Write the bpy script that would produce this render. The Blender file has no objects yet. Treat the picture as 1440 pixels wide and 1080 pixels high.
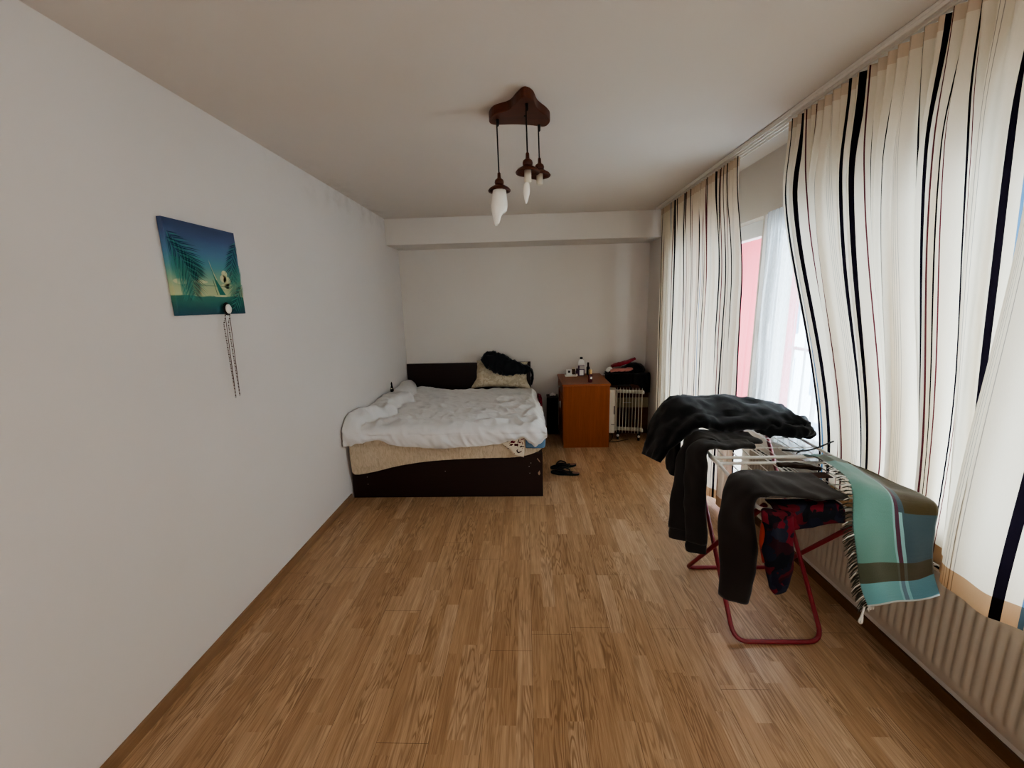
import bpy, bmesh, math, random
from mathutils import Vector, Matrix, noise
random.seed(7)
SC = bpy.context.scene
C = SC.collection
PI = math.pi

# ------------------------------------------------------------------ camera (solved from the photograph's vanishing points)
F_PX, CAM_H = 565.0, 1.6
def cam_axes(vp=(739, 427), roll=-0.026):
    d = Vector((vp[0]-720, vp[1]-540, F_PX)).normalized()
    p2 = Vector((vp[0]-720+1000, vp[1]-540+1000*roll, F_PX))
    n = d.cross(p2).normalized()
    if n.y < 0: n = -n
    return n.cross(d), d, -n            # world X, Y, Z in camera coordinates (x right, y down, z forward)
AX, AY, AZ = cam_axes()
def W(px, py, Y):
    """world point seen at a pixel of the 1440x1080 photograph at depth Y (used to take measurements)"""
    v = Vector((px-720, py-540, F_PX)); r = Vector((AX.dot(v), AY.dot(v), AZ.dot(v)))
    t = Y/r.y
    return Vector((r.x*t, Y, CAM_H + r.z*t))
cam_d = bpy.data.cameras.new('camera'); cam = bpy.data.objects.new('camera', cam_d); C.objects.link(cam)
cam_d.sensor_width = 36; cam_d.lens = 36*F_PX/1440; cam_d.clip_start = 0.02
m = Matrix(((AX.x, -AX.y, -AX.z, 0), (AY.x, -AY.y, -AY.z, 0), (AZ.x, -AZ.y, -AZ.z, CAM_H), (0, 0, 0, 1)))
cam.matrix_world = m
SC.camera = cam

# ------------------------------------------------------------------ materials
def lin(c):
    if isinstance(c, str):
        c = [int(c[i:i+2], 16)/255 for i in (0, 2, 4)]
    return tuple((x/12.92 if x <= .04045 else ((x+.055)/1.055)**2.4) for x in c) + (1.0,)

class N:
    """small node-tree helper"""
    def __init__(s, name):
        s.m = bpy.data.materials.new(name); s.m.use_nodes = True
        s.t = s.m.node_tree; s.t.nodes.clear()
        s.out = s.t.nodes.new('ShaderNodeOutputMaterial')
    def n(s, typ, **kw):
        nd = s.t.nodes.new(typ)
        for k, v in kw.items():
            if k.startswith('i_'):
                key = k[2:].replace('_', ' ')
                s.set(nd.inputs[key], v)
            else: setattr(nd, k, v)
        return nd
    def set(s, sock, v):
        if hasattr(v, 'is_output') and v.is_output: s.t.links.new(v, sock)
        else: sock.default_value = v
    def math(s, op, a, b=0.0, c=None):
        nd = s.t.nodes.new('ShaderNodeMath'); nd.operation = op
        s.set(nd.inputs[0], a); s.set(nd.inputs[1], b)
        if c is not None: s.set(nd.inputs[2], c)
        return nd.outputs[0]
    def mix(s, f, a, b, mode='MIX'):
        nd = s.t.nodes.new('ShaderNodeMix'); nd.data_type = 'RGBA'; nd.blend_type = mode
        s.set(nd.inputs[0], f); s.set(nd.inputs[6], a); s.set(nd.inputs[7], b)
        return nd.outputs[2]
    def ramp(s, f, stops, interp='LINEAR'):
        nd = s.t.nodes.new('ShaderNodeValToRGB'); nd.color_ramp.interpolation = interp
        e = nd.color_ramp.elements
        while len(e) < len(stops): e.new(0.5)
        for k, (p, c) in enumerate(stops):
            e[k].position = p; e[k].color = c if len(c) == 4 else tuple(c)+(1,)
        s.set(nd.inputs[0], f)
        return nd.outputs[0]
    def mapr(s, v, a, b, c, d):
        nd = s.t.nodes.new('ShaderNodeMapRange')
        for k, x in enumerate((v, a, b, c, d)): s.set(nd.inputs[k], x)
        return nd.outputs[0]
    def coord(s, kind='Object'):
        return s.t.nodes.new('ShaderNodeTexCoord').outputs[kind]
    def pos(s):
        return s.t.nodes.new('ShaderNodeNewGeometry').outputs['Position']
    def sep(s, v):
        nd = s.t.nodes.new('ShaderNodeSeparateXYZ'); s.set(nd.inputs[0], v); return nd.outputs
    def noise(s, vec, scale, detail=2, rough=.5, dim='3D', w=None, dist=0.0):
        nd = s.t.nodes.new('ShaderNodeTexNoise'); nd.noise_dimensions = dim
        s.set(nd.inputs['Vector'], vec); nd.inputs['Scale'].default_value = scale
        nd.inputs['Detail'].default_value = detail; nd.inputs['Roughness'].default_value = rough
        nd.inputs['Distortion'].default_value = dist
        if w is not None: s.set(nd.inputs['W'], w)
        return nd.outputs[0]
    def scalev(s, vec, sc):
        nd = s.t.nodes.new('ShaderNodeMapping'); nd.inputs['Scale'].default_value = sc
        s.set(nd.inputs['Vector'], vec); return nd.outputs[0]
    def bump(s, h, strength=.2, dist=.01):
        nd = s.t.nodes.new('ShaderNodeBump'); nd.inputs['Strength'].default_value = strength
        nd.inputs['Distance'].default_value = dist; s.set(nd.inputs['Height'], h); return nd.outputs[0]
    def bsdf(s, col, rough=.6, spec=.3, metal=0.0, normal=None, sheen=0.0, **kw):
        nd = s.t.nodes.new('ShaderNodeBsdfPrincipled')
        s.set(nd.inputs['Base Color'], col); s.set(nd.inputs['Roughness'], rough)
        s.set(nd.inputs['Specular IOR Level'], spec); s.set(nd.inputs['Metallic'], metal)
        if sheen: nd.inputs['Sheen Weight'].default_value = sheen
        if normal is not None: s.set(nd.inputs['Normal'], normal)
        for k, v in kw.items(): s.set(nd.inputs[k.replace('_', ' ')], v)
        return nd.outputs[0]
    def done(s, shader):
        s.t.links.new(shader, s.out.inputs[0]); return s.m

def simple(name, col, rough=.6, spec=.3, metal=0.0, var=.12, scale=30, bump=0.0):
    k = N(name); c = lin(col)
    nz = k.noise(k.coord(), scale, 3)
    dark = tuple(x*(1-var) for x in c[:3])+(1,); lite = tuple(min(1, x*(1+var)) for x in c[:3])+(1,)
    col = k.mix(nz, dark, lite)
    nrm = k.bump(nz, bump, .004) if bump else None
    return k.done(k.bsdf(col, rough, spec, metal, nrm))

def fabric(name, col, rough=.95, var=.2, weave=900, bump=.25):
    k = N(name); c = lin(col); co = k.coord()
    nz = k.noise(co, 9, 4); fine = k.noise(co, weave, 1)
    col = k.mix(nz, tuple(x*(1-var) for x in c[:3])+(1,), tuple(min(1, x*(1+var)) for x in c[:3])+(1,))
    h = k.math('ADD', k.math('MULTIPLY', nz, .6), k.math('MULTIPLY', fine, .4))
    return k.done(k.bsdf(col, rough, .12, 0, k.bump(h, bump, .006), sheen=.15))

def plaster(name, col, stains=False, ceil=False):
    k = N(name); p = k.pos(); c = lin(col)
    big = k.noise(p, 1.3, 4); fine = k.noise(p, 120, 3, .6)
    col = k.mix(big, tuple(x*.95 for x in c[:3])+(1,), tuple(min(1, x*1.03) for x in c[:3])+(1,))
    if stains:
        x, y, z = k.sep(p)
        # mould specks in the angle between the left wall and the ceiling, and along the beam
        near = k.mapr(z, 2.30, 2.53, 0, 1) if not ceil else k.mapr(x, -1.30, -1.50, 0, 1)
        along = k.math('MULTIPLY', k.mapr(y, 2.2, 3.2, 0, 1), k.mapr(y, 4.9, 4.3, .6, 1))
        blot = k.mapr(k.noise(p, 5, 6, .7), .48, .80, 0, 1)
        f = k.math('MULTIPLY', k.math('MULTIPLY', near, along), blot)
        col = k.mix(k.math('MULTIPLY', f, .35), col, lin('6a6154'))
    h = k.math('ADD', k.math('MULTIPLY', fine, .5), k.math('MULTIPLY', k.noise(p, 25, 2), .5))
    return k.done(k.bsdf(col, .9, .1, 0, k.bump(h, .05, .003)))

FL = ('b08c69', 'bb9874', 'c4a27e', 'cbab8a')
def floor_mat():
    k = N('oak_laminate'); p = k.pos(); x, y, z = k.sep(p)
    def brick(w, h, mort, seed):
        row = k.math('FLOOR', k.math('DIVIDE', x, h))
        wn = k.t.nodes.new('ShaderNodeTexWhiteNoise'); wn.noise_dimensions = '1D'; k.set(wn.inputs['W'], k.math('ADD', row, seed))
        vec = k.t.nodes.new('ShaderNodeCombineXYZ'); k.set(vec.inputs[0], k.math('ADD', y, k.math('MULTIPLY', wn.outputs['Value'], w*7))); k.set(vec.inputs[1], x)
        b = k.t.nodes.new('ShaderNodeTexBrick'); b.offset = 0; b.squash = 1
        k.set(b.inputs['Vector'], vec.outputs[0]); b.inputs['Scale'].default_value = 1
        b.inputs['Brick Width'].default_value = w; b.inputs['Row Height'].default_value = h
        b.inputs['Mortar Size'].default_value = mort; b.inputs['Mortar Smooth'].default_value = .0; b.inputs['Bias'].default_value = 0
        b.inputs['Color1'].default_value = (0, 0, 0, 1); b.inputs['Color2'].default_value = (1, 1, 1, 1); b.inputs['Mortar'].default_value = (.5, .5, .5, 1)
        return b
    b1 = brick(.43, .0655, .0, .3)                # the single staves of the three-strip boards
    b2 = brick(1.29, .1965, .0009, 5.7)           # joints between boards
    rnd = b1.outputs['Color']
    w = k.math('MULTIPLY', rnd, 37.0)
    grain = k.noise(k.scalev(p, (26, 1.6, 1)), 2.2, 5, .6, '4D', w, .6)
    fine = k.noise(k.scalev(p, (150, 4, 1)), 1.5, 3, .6, '4D', w)
    # cathedral grain: rings of a stretched distorted noise
    ring = k.math('SINE', k.math('MULTIPLY', k.noise(k.scalev(p, (11, 1.1, 1)), 1.7, 2, .5, '4D', w, .5), 80.0))
    ring = k.mapr(ring, -.3, 1, 0, 1)
    rmask = k.mapr(k.noise(k.scalev(p, (2.3, .9, 1)), 1.0, 1, .5, '4D', w), .42, .62, .05, .55)
    base = k.ramp(rnd, [(0, lin(FL[0])), (.35, lin(FL[1])), (.7, lin(FL[2])), (1, lin(FL[3]))])
    col = k.mix(k.math('MULTIPLY', k.mapr(grain, .38, .68, 0, 1), .40), base, lin('7d5a38'))
    col = k.mix(k.math('MULTIPLY', ring, rmask), col, lin('6a4826'))
    col = k.mix(k.math('MULTIPLY', k.mapr(fine, .42, .72, 0, 1), .50), col, lin('6b4a2a'))
    col = k.mix(k.math('MULTIPLY', b2.outputs['Fac'], .7), col, lin('4a3320'))
    h = k.math('SUBTRACT', k.math('MULTIPLY', fine, .15), k.math('MULTIPLY', b2.outputs['Fac'], 1.0))
    return k.done(k.bsdf(col, k.mapr(grain, .3, .7, .30, .42), .42, 0, k.bump(h, .15, .002)))

def wood(name, c1, c2, axis='z', rough=.45, spec=.3, scale=1.0):
    k = N(name); p = k.coord()
    sc = {'x': (1.2, 22, 22), 'y': (22, 1.2, 22), 'z': (22, 22, 1.2)}[axis]
    g = k.noise(k.scalev(p, tuple(v*scale for v in sc)), 1.6, 5, .62, dist=.5)
    f = k.noise(k.scalev(p, tuple(v*scale*7 for v in sc)), 1.5, 2)
    col = k.mix(k.mapr(k.math('ADD', k.math('MULTIPLY', g, .7), k.math('MULTIPLY', f, .3)), .3, .7, 0, 1), lin(c1), lin(c2))
    return k.done(k.bsdf(col, rough, spec, 0, k.bump(g, .05, .002)))

def curtain_mat():
    k = N('striped_curtain_cloth'); uv = k.coord('UV'); u, v, _ = k.sep(uv)
    f = k.math('FRACT', k.math('DIVIDE', u, .60))
    base = lin('e6dccb'); blk = lin('17131c'); blu = lin('5f86ae'); mar = lin('5c2c34'); gry = lin('a39c93')
    st = []
    def stripe(p, w, c): st.append((p, c)); st.append((p+w, base))
    st.append((0, base))
    stripe(.035, .042, blk); stripe(.125, .012, blu); stripe(.195, .036, blk)
    stripe(.330, .015, mar); stripe(.405, .024, blk); stripe(.46, .010, mar); stripe(.60, .020, blk); stripe(.64, .012, mar)
    for q in (.775, .795, .815, .835): stripe(q, .0045, gry)
    col = k.ramp(f, st, 'CONSTANT')
    weave = k.noise(k.scalev(uv, (500, 60, 1)), 1, 2)
    big = k.noise(uv, 3, 3)
    col = k.mix(k.math('MULTIPLY', big, .12), col, lin('c9b596'), 'MULTIPLY')
    col = k.mix(k.math('MULTIPLY', weave, .15), col, lin('bfb39c'), 'MULTIPLY')
    hem = k.math('LESS_THAN', v, .075)                       # doubled hem and heading tape; hem tan paints in reflected floor colour
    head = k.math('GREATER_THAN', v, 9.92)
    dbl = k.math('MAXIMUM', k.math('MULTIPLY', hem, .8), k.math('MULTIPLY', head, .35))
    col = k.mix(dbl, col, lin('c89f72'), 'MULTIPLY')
    d = k.n('ShaderNodeBsdfDiffuse'); k.set(d.inputs[0], col)
    t = k.n('ShaderNodeBsdfTranslucent'); k.set(t.inputs[0], k.mix(1.0, col, (1, .97, .93, 1), 'MULTIPLY'))
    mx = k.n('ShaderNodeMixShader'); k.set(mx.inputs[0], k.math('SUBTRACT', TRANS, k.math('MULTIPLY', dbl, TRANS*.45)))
    k.t.links.new(d.outputs[0], mx.inputs[1]); k.t.links.new(t.outputs[0], mx.inputs[2])
    return k.done(mx.outputs[0])
TRANS = .42

def sheer_mat():
    k = N('white_sheer'); uv = k.coord('UV'); w = k.noise(k.scalev(uv, (60, 8, 1)), 4, 3)
    d = k.n('ShaderNodeBsdfTranslucent'); d.inputs[0].default_value = lin('e6ecf2')
    d2 = k.n('ShaderNodeBsdfDiffuse'); d2.inputs[0].default_value = lin('eef0f2')
    a = k.n('ShaderNodeMixShader'); a.inputs[0].default_value = .5
    k.t.links.new(d.outputs[0], a.inputs[1]); k.t.links.new(d2.outputs[0], a.inputs[2])
    tr = k.n('ShaderNodeBsdfTransparent')
    b = k.n('ShaderNodeMixShader'); k.set(b.inputs[0], k.mapr(w, .3, .7, .40, .56))
    k.t.links.new(tr.outputs[0], b.inputs[1]); k.t.links.new(a.outputs[0], b.inputs[2])
    return k.done(b.outputs[0])

def pane_mat():
    k = N('window_glass')
    tr = k.n('ShaderNodeBsdfTransparent'); tr.inputs[0].default_value = (.93, .96, .95, 1)
    g = k.n('ShaderNodeBsdfGlossy'); g.inputs['Roughness'].default_value = .02
    mx = k.n('ShaderNodeMixShader'); mx.inputs[0].default_value = .06
    k.t.links.new(tr.outputs[0], mx.inputs[1]); k.t.links.new(g.outputs[0], mx.inputs[2])
    return k.done(mx.outputs[0])

def plaid_mat():
    k = N('teal_plaid_wool'); uv = k.coord('UV'); u, v, _ = k.sep(uv)
    teal, olive, slate, mar, lite = lin('648f88'), lin('473c20'), lin('40545e'), lin('553246'), lin('86b0b3')
    across = k.ramp(u, [(0, teal), (.52, lite), (.545, mar), (.59, lite), (.63, slate)], 'CONSTANT')
    over = k.ramp(u, [(0, teal), (.52, lite), (.545, mar), (.59, slate), (.66, olive)], 'CONSTANT')
    top = k.math('LESS_THAN', v, .50)
    col = k.mix(top, across, over)
    inb = k.math('MULTIPLY', k.math('GREATER_THAN', v, .765), k.math('LESS_THAN', v, .855))
    band = k.math('MULTIPLY', inb, .85)
    col = k.mix(band, col, olive)
    inb2 = k.math('MULTIPLY', k.math('GREATER_THAN', v, .10), k.math('LESS_THAN', v, .19))
    col = k.mix(k.math('MULTIPLY', inb2, .8), col, olive)
    low = k.math('GREATER_THAN', v, .855)
    col = k.mix(k.math('MULTIPLY', low, .35), col, lin('7fc4d8'))
    edge = k.math('GREATER_THAN', v, .988); col = k.mix(edge, col, lin('b9c6c4'))
    w = k.noise(k.scalev(uv, (160, 160, 1)), 1, 2); b = k.noise(k.scalev(uv, (3, 60, 1)), 1, 3)
    col = k.mix(k.math('MULTIPLY', w, .5), col, k.mix(.5, col, (.01, .015, .02, 1)))
    return k.done(k.bsdf(col, .95, .1, 0, k.bump(k.math('ADD', w, b), .3, .003), sheen=.3))

def patches_mat(name, cols, scale, base=None, thr=None, dist=.25):
    """irregular printed patches: each Voronoi cell takes one of the colours"""
    k = N(name); co = k.coord()
    wob = k.noise(co, 14, 2)
    vd = k.t.nodes.new('ShaderNodeVectorMath'); vd.operation = 'ADD'
    cmb = k.t.nodes.new('ShaderNodeCombineXYZ'); k.set(cmb.inputs[0], k.math('MULTIPLY', wob, dist)); k.set(cmb.inputs[1], k.math('MULTIPLY', wob, dist))
    k.set(vd.inputs[0], co); k.set(vd.inputs[1], cmb.outputs[0])
    vo = k.t.nodes.new('ShaderNodeTexVoronoi'); vo.inputs['Scale'].default_value = scale; k.set(vo.inputs['Vector'], vd.outputs[0])
    r = k.sep(vo.outputs['Color'])[0]
    n = len(cols); pat = k.ramp(r, [(i/n, lin(c)) for i, c in enumerate(cols)], 'CONSTANT')
    if base is not None:
        pat = k.mix(k.math('LESS_THAN', vo.outputs['Distance'], thr), lin(base), pat)
    fine = k.noise(co, 700, 1)
    return k.done(k.bsdf(pat, .92, .12, 0, k.bump(fine, .2, .003)))

def quilt_mat():
    k = N('quilted_beige'); co = k.coord(); x, y, z = k.sep(co)
    n = k.noise(k.scalev(co, (60, 30, 22)), 1, 3, .6, dist=.8)
    n2 = k.noise(co, 4, 3)
    col = k.mix(n2, lin('c4b298'), lin('d9cbb4')); col = k.mix(k.mapr(n, .35, .6, .35, 0), col, lin('9d8b70'))
    return k.done(k.bsdf(col, .9, .12, 0, k.bump(n, .8, .012)))

def canvas_mat(z0, z1):
    k = N('painted_sea_sky'); z = k.sep(k.pos())[2]
    b = k.mapr(z, z0, z1, 0, 1)
    b = k.math('ADD', b, k.math('MULTIPLY', k.math('SUBTRACT', k.noise(k.scalev(k.pos(), (1, 9, 30)), 1, 4), .5), .06))
    col = k.ramp(b, [(0, lin('0d4a5e')), (.12, lin('12645f')), (.205, lin('1f7a66')), (.215, lin('b5bf84')), (.30, lin('adb982')), (.42, lin('6fa58a')),
                     (.55, lin('3b8c98')), (.68, lin('2a6f98')), (.85, lin('2c4d80')), (1, lin('2b3d68'))])
    hs = k.n('ShaderNodeHueSaturation'); hs.inputs['Saturation'].default_value = .78; hs.inputs['Value'].default_value = 1.05; k.set(hs.inputs['Color'], col); col = hs.outputs[0]
    weave = k.noise(k.pos(), 500, 1)
    return k.done(k.bsdf(col, .6, .25, 0, k.bump(weave, .1, .002)))

M = {}
def init_mats():
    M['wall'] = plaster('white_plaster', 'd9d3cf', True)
    M['wall2'] = plaster('white_plaster_far', 'd3cdc6')
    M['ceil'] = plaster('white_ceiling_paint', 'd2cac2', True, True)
    M['floor'] = floor_mat()
    M['skirt'] = wood('oak_skirting', '85664a', '9a7b5c', 'y')
    M['skirt2'] = wood('dark_skirting', '5a4028', '6c4d30', 'y')
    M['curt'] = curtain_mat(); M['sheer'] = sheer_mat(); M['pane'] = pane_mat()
    M['pvc'] = simple('white_pvc', 'e9eaea', .35, .4, var=.03)
    M['rail'] = simple('white_metal_rail', 'ded9d0', .4, .4, var=.04)
    M['rad'] = simple('radiator_enamel', 'b3aa9c', .4, .4, var=.03)
    M['dslot'] = simple('dark_slot', '2a2723', .8, .1)
    M['wenge'] = wood('dark_wenge', '1a0d0b', '26130f', 'x', .38, .35)
    M['scuff'] = simple('bare_chipboard', 'a58e78', .9, .1)
    M['desk'] = wood('cherry_veneer', '773c1a', '8c4d27', 'z', .5, .2)
    M['desktop'] = wood('cherry_top', '84482a', '96572f', 'y', .38, .3)
    M['desk_dark'] = simple('dark_edge', '2b1510', .6, .2)
    M['lampwood'] = wood('dark_stained_wood', '3a1a10', '5a2c1b', 'x', .4, .35)
    M['black'] = simple('black_plastic', '141414', .45, .35, var=.05)
    M['blackmat'] = simple('matt_black', '0c0b0c', .85, .15)
    M['red'] = simple('red_enamel', '7d1f2a', .35, .45, var=.08)
    M['rackw'] = simple('white_coated_steel', 'dcdad6', .35, .45, var=.04)
    M['bulb'] = simple('frosted_white_glass', 'efece4', .25, .5, var=.02)
    M['cream'] = simple('cream_plastic', 'd7cfbd', .5, .3, var=.05)
    M['duvet'] = fabric('white_cotton', 'd8d6d4', var=.05, bump=.25)
    M['quilt'] = quilt_mat()
    M['pillow'] = patches_mat('beige_print', ['b9ab92', 'c2b69d', 'b0a38c', 'c7bca5'], 26)
    M['jblack'] = fabric('black_fleece', '0e0f11', var=.3, bump=.35)
    M['jblack2'] = fabric('black_nylon', '101319', rough=.55, var=.25, bump=.2)
    M['char'] = fabric('charcoal_jersey', '2b2928', var=.2)
    M['char2'] = fabric('brown_black_jersey', '26211f', var=.2)
    M['pj'] = patches_mat('checked_flannel', ['141724', '20232f', '101218', '4a131b', '5c1622', '191724', '2a1118', '171b26'], 17)
    M['pjred'] = fabric('red_lining', '7a2a1c')
    M['plaid'] = plaid_mat(); M['fringe'] = fabric('fringe_wool', '3a3a30', var=.5)
    M['fringe2'] = fabric('fringe_white', 'd9d8d2', var=.1)
    M['floral'] = patches_mat('floral_print', ['4a1420', '6b1f2c', '2e1a22'], 21, 'd8cdb8', .36)
    M['blue'] = fabric('blue_cotton', '5d7a94'); M['redcl'] = patches_mat('red_print', ['5a1420', '7a2030', '3a0f18', '8c4a50'], 22)
    M['pinkcl'] = fabric('pink_cotton', 'c07f78'); M['redcl2'] = fabric('crimson_cotton', '86202f')
    M['heater'] = simple('ivory_enamel', 'd9d4c4', .35, .4, var=.05)
    M['browncab'] = wood('brown_veneer', '4a2a1c', '5c3624', 'x'); M['beigecab'] = simple('beige_laminate', '9a8c72', .6, .2)
    M['white'] = simple('white_plastic', 'e4e2dc', .4, .35, var=.03)
    M['purple'] = simple('purple_label', '4a3550', .4, .3, var=.35, scale=60); M['amber'] = simple('amber_glass', '5a3a1c', .25, .5)
    M['pinkliq'] = simple('red_violet_liquid', '5e1f2e', .18, .5); M['gold'] = simple('gold_cap', 'c9a878', .3, .5, .5)
    M['silver'] = simple('silver', 'b9b6b0', .3, .5, .8)
    M['sole'] = simple('dark_rubber', '18201f', .8, .2); M['soletip'] = simple('worn_rubber', '8a6a60', .8, .2)
    M['pinkwall'] = simple('pink_render', 'c4606a', .8, .1, var=.05); M['pale'] = simple('pale_render', 'cfd6dc', .8, .1, var=.05)
    M['concrete'] = simple('concrete', 'a9a8a4', .9, .1)
    M['brown'] = fabric('brown_knit', '33261e', var=.3); M['brownnet'] = fabric('brown_net', '6b5148', var=.3)

# ------------------------------------------------------------------ mesh builder
class MB:
    def __init__(s): s.v = []; s.f = []; s.mi = []; s.uv = {}; s.sm = []
    def add(s, verts, faces, mi=0, uvs=None, smooth=True):
        b = len(s.v); s.v += [tuple(v) for v in verts]
        for f in faces:
            s.f.append(tuple(b+i for i in f)); s.mi.append(mi); s.sm.append(smooth)
        if uvs:
            for i, q in enumerate(uvs): s.uv[b+i] = q
        return s
    def box(s, lo, hi, bev=0.004, mi=0, mat=None):
        bm = bmesh.new(); bmesh.ops.create_cube(bm, size=1)
        lo, hi = Vector(lo), Vector(hi); d = hi-lo; c = (lo+hi)/2
        for v in bm.verts: v.co = Vector((v.co.x*d.x+c.x, v.co.y*d.y+c.y, v.co.z*d.z+c.z))
        if bev > 0:
            bev = min(bev, min(abs(x) for x in d)*.45)
            bmesh.ops.bevel(bm, geom=bm.edges[:], offset=bev, segments=2, affect='EDGES', profile=.6)
        if mat: bm.transform(mat)
        bm.verts.index_update()
        s.add([v.co.copy() for v in bm.verts], [[v.index for v in f.verts] for f in bm.faces], mi, smooth=False)
        bm.free(); return s
    def tube(s, pts, r, seg=10, mi=0, closed=False, cap=True):
        pts = [Vector(p) for p in pts]; n = len(pts)
        rs = r if isinstance(r, (list, tuple)) else [r]*n
        tang = []
        for i in range(n):
            a = pts[i-1] if (i > 0 or closed) else pts[i]
            b = pts[(i+1) % n] if (i < n-1 or closed) else pts[i]
            tang.append((b-a).normalized())
        up = Vector((0, 0, 1)) if abs(tang[0].z) < .9 else Vector((1, 0, 0))
        nx = tang[0].cross(up).normalized(); vs = []; fs = []
        for i in range(n):
            t = tang[i]; nx = (nx - t*nx.dot(t)).normalized(); ny = t.cross(nx)
            for j in range(seg):
                a = 2*PI*j/seg; vs.append(pts[i] + (nx*math.cos(a)+ny*math.sin(a))*rs[i])
        m_ = n if closed else n-1
        for i in range(m_):
            for j in range(seg):
                k = (i+1) % n
                fs.append((i*seg+j, i*seg+(j+1) % seg, k*seg+(j+1) % seg, k*seg+j))
        if cap and not closed:
            fs.append(tuple(reversed(range(seg)))); fs.append(tuple((n-1)*seg+j for j in range(seg)))
        return s.add(vs, fs, mi)
    def lathe(s, prof, o=(0, 0, 0), seg=24, mi=0, mat=None):
        vs = []; fs = []; n = len(prof); o = Vector(o)
        for r, z in prof:
            for j in range(seg):
                a = 2*PI*j/seg; p = Vector((r*math.cos(a), r*math.sin(a), z))
                if mat: p = mat @ p
                vs.append(p+o)
        for i in range(n-1):
            for j in range(seg): fs.append((i*seg+j, i*seg+(j+1) % seg, (i+1)*seg+(j+1) % seg, (i+1)*seg+j))
        fs.append(tuple(reversed(range(seg)))); fs.append(tuple((n-1)*seg+j for j in range(seg)))
        return s.add(vs, fs, mi)
    def prism(s, outline, z0, z1, mi=0, mat=None, bev=0.0):
        bm = bmesh.new(); vs = [bm.verts.new((p[0], p[1], z0)) for p in outline]
        f = bm.faces.new(vs); r = bmesh.ops.extrude_face_region(bm, geom=[f])
        for g in r['geom']:
            if isinstance(g, bmesh.types.BMVert): g.co.z = z1
        bmesh.ops.recalc_face_normals(bm, faces=bm.faces[:])
        if bev:
            ed = [e for e in bm.edges if abs(e.verts[0].co.z-e.verts[1].co.z) < 1e-6]
            bmesh.ops.bevel(bm, geom=ed, offset=bev, segments=2, affect='EDGES', profile=.6)
        if mat: bm.transform(mat)
        bm.verts.index_update()
        s.add([v.co.copy() for v in bm.verts], [[v.index for v in q.verts] for q in bm.faces], mi, smooth=False); bm.free(); return s
    def poly(s, pts, mi=0): return s.add(pts, [tuple(range(len(pts)))], mi, smooth=False)
    def grid(s, P, uvs=None, th=0.0, mi=0, flip=False):
        """P[i][j] points; a sheet with thickness th, closed at its edges"""
        nu, nv = len(P), len(P[0]); vs = [P[i][j] for i in range(nu) for j in range(nv)]
        I = lambda i, j: i*nv+j
        fs = [(I(i, j), I(i+1, j), I(i+1, j+1), I(i, j+1)) for i in range(nu-1) for j in range(nv-1)]
        us = [uvs[i][j] for i in range(nu) for j in range(nv)] if uvs else None
        if th:
            nr = []
            for i in range(nu):
                for j in range(nv):
                    a = P[min(i+1, nu-1)][j]-P[max(i-1, 0)][j]; b = P[i][min(j+1, nv-1)]-P[i][max(j-1, 0)]
                    n_ = a.cross(b); n_ = n_.normalized() if n_.length > 1e-9 else Vector((0, 0, 1)); nr.append(n_)
            k = len(vs); low = [vs[q]-nr[q]*th for q in range(k)]
            fs2 = [tuple(reversed([q+k for q in f])) for f in fs]
            rim = [I(i, 0) for i in range(nu)]+[I(nu-1, j) for j in range(1, nv)]+[I(i, nv-1) for i in range(nu-2, -1, -1)]+[I(0, j) for j in range(nv-2, 0, -1)]
            side = [(rim[q], rim[q]+k, rim[(q+1) % len(rim)]+k, rim[(q+1) % len(rim)]) for q in range(len(rim))]
            vs = vs+low; fs = fs+fs2+side; us = us+us if us else None
        return s.add(vs, fs, mi, us)
    def build(s, name, mats, parent=None, loc=None):
        me = bpy.data.meshes.new(name)
        o = Vector(loc) if loc is not None else Vector((0, 0, 0))
        me.from_pydata([tuple(Vector(v)-o) for v in s.v], [], s.f)
        for q in (mats if isinstance(mats, (list, tuple)) else [mats]): me.materials.append(q)
        for p, mi, sm in zip(me.polygons, s.mi, s.sm): p.material_index = mi; p.use_smooth = sm
        if s.uv:
            ul = me.uv_layers.new(name='UVMap')
            for lp in me.loops: ul.data[lp.index].uv = s.uv.get(lp.vertex_index, (0, 0))
        me.update()
        bm = bmesh.new(); bm.from_mesh(me); bmesh.ops.recalc_face_normals(bm, faces=bm.faces[:]); bm.to_mesh(me); bm.free()
        ob = bpy.data.objects.new(name, me); C.objects.link(ob)
        if parent is not None:
            ob.parent = parent; ob.location = o - world_loc(parent)
        else: ob.location = o
        return ob

def world_loc(o):
    p = Vector(o.location)
    while o.parent is not None:
        o = o.parent; p = p + Vector(o.location)
    return p

def tag(o, label=None, cat=None, group=None, kind=None):
    if label: o['label'] = label
    if cat: o['category'] = cat
    if group: o['group'] = group
    if kind: o['kind'] = kind
    return o
def thing(name, loc, label, cat, group=None):
    o = bpy.data.objects.new(name, None); o.empty_display_size = .1; C.objects.link(o); o.location = loc
    return tag(o, label, cat, group)
def struct(name, mb, mat, label, cat): return tag(mb.build(name, mat), label, cat, kind='structure')

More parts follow.
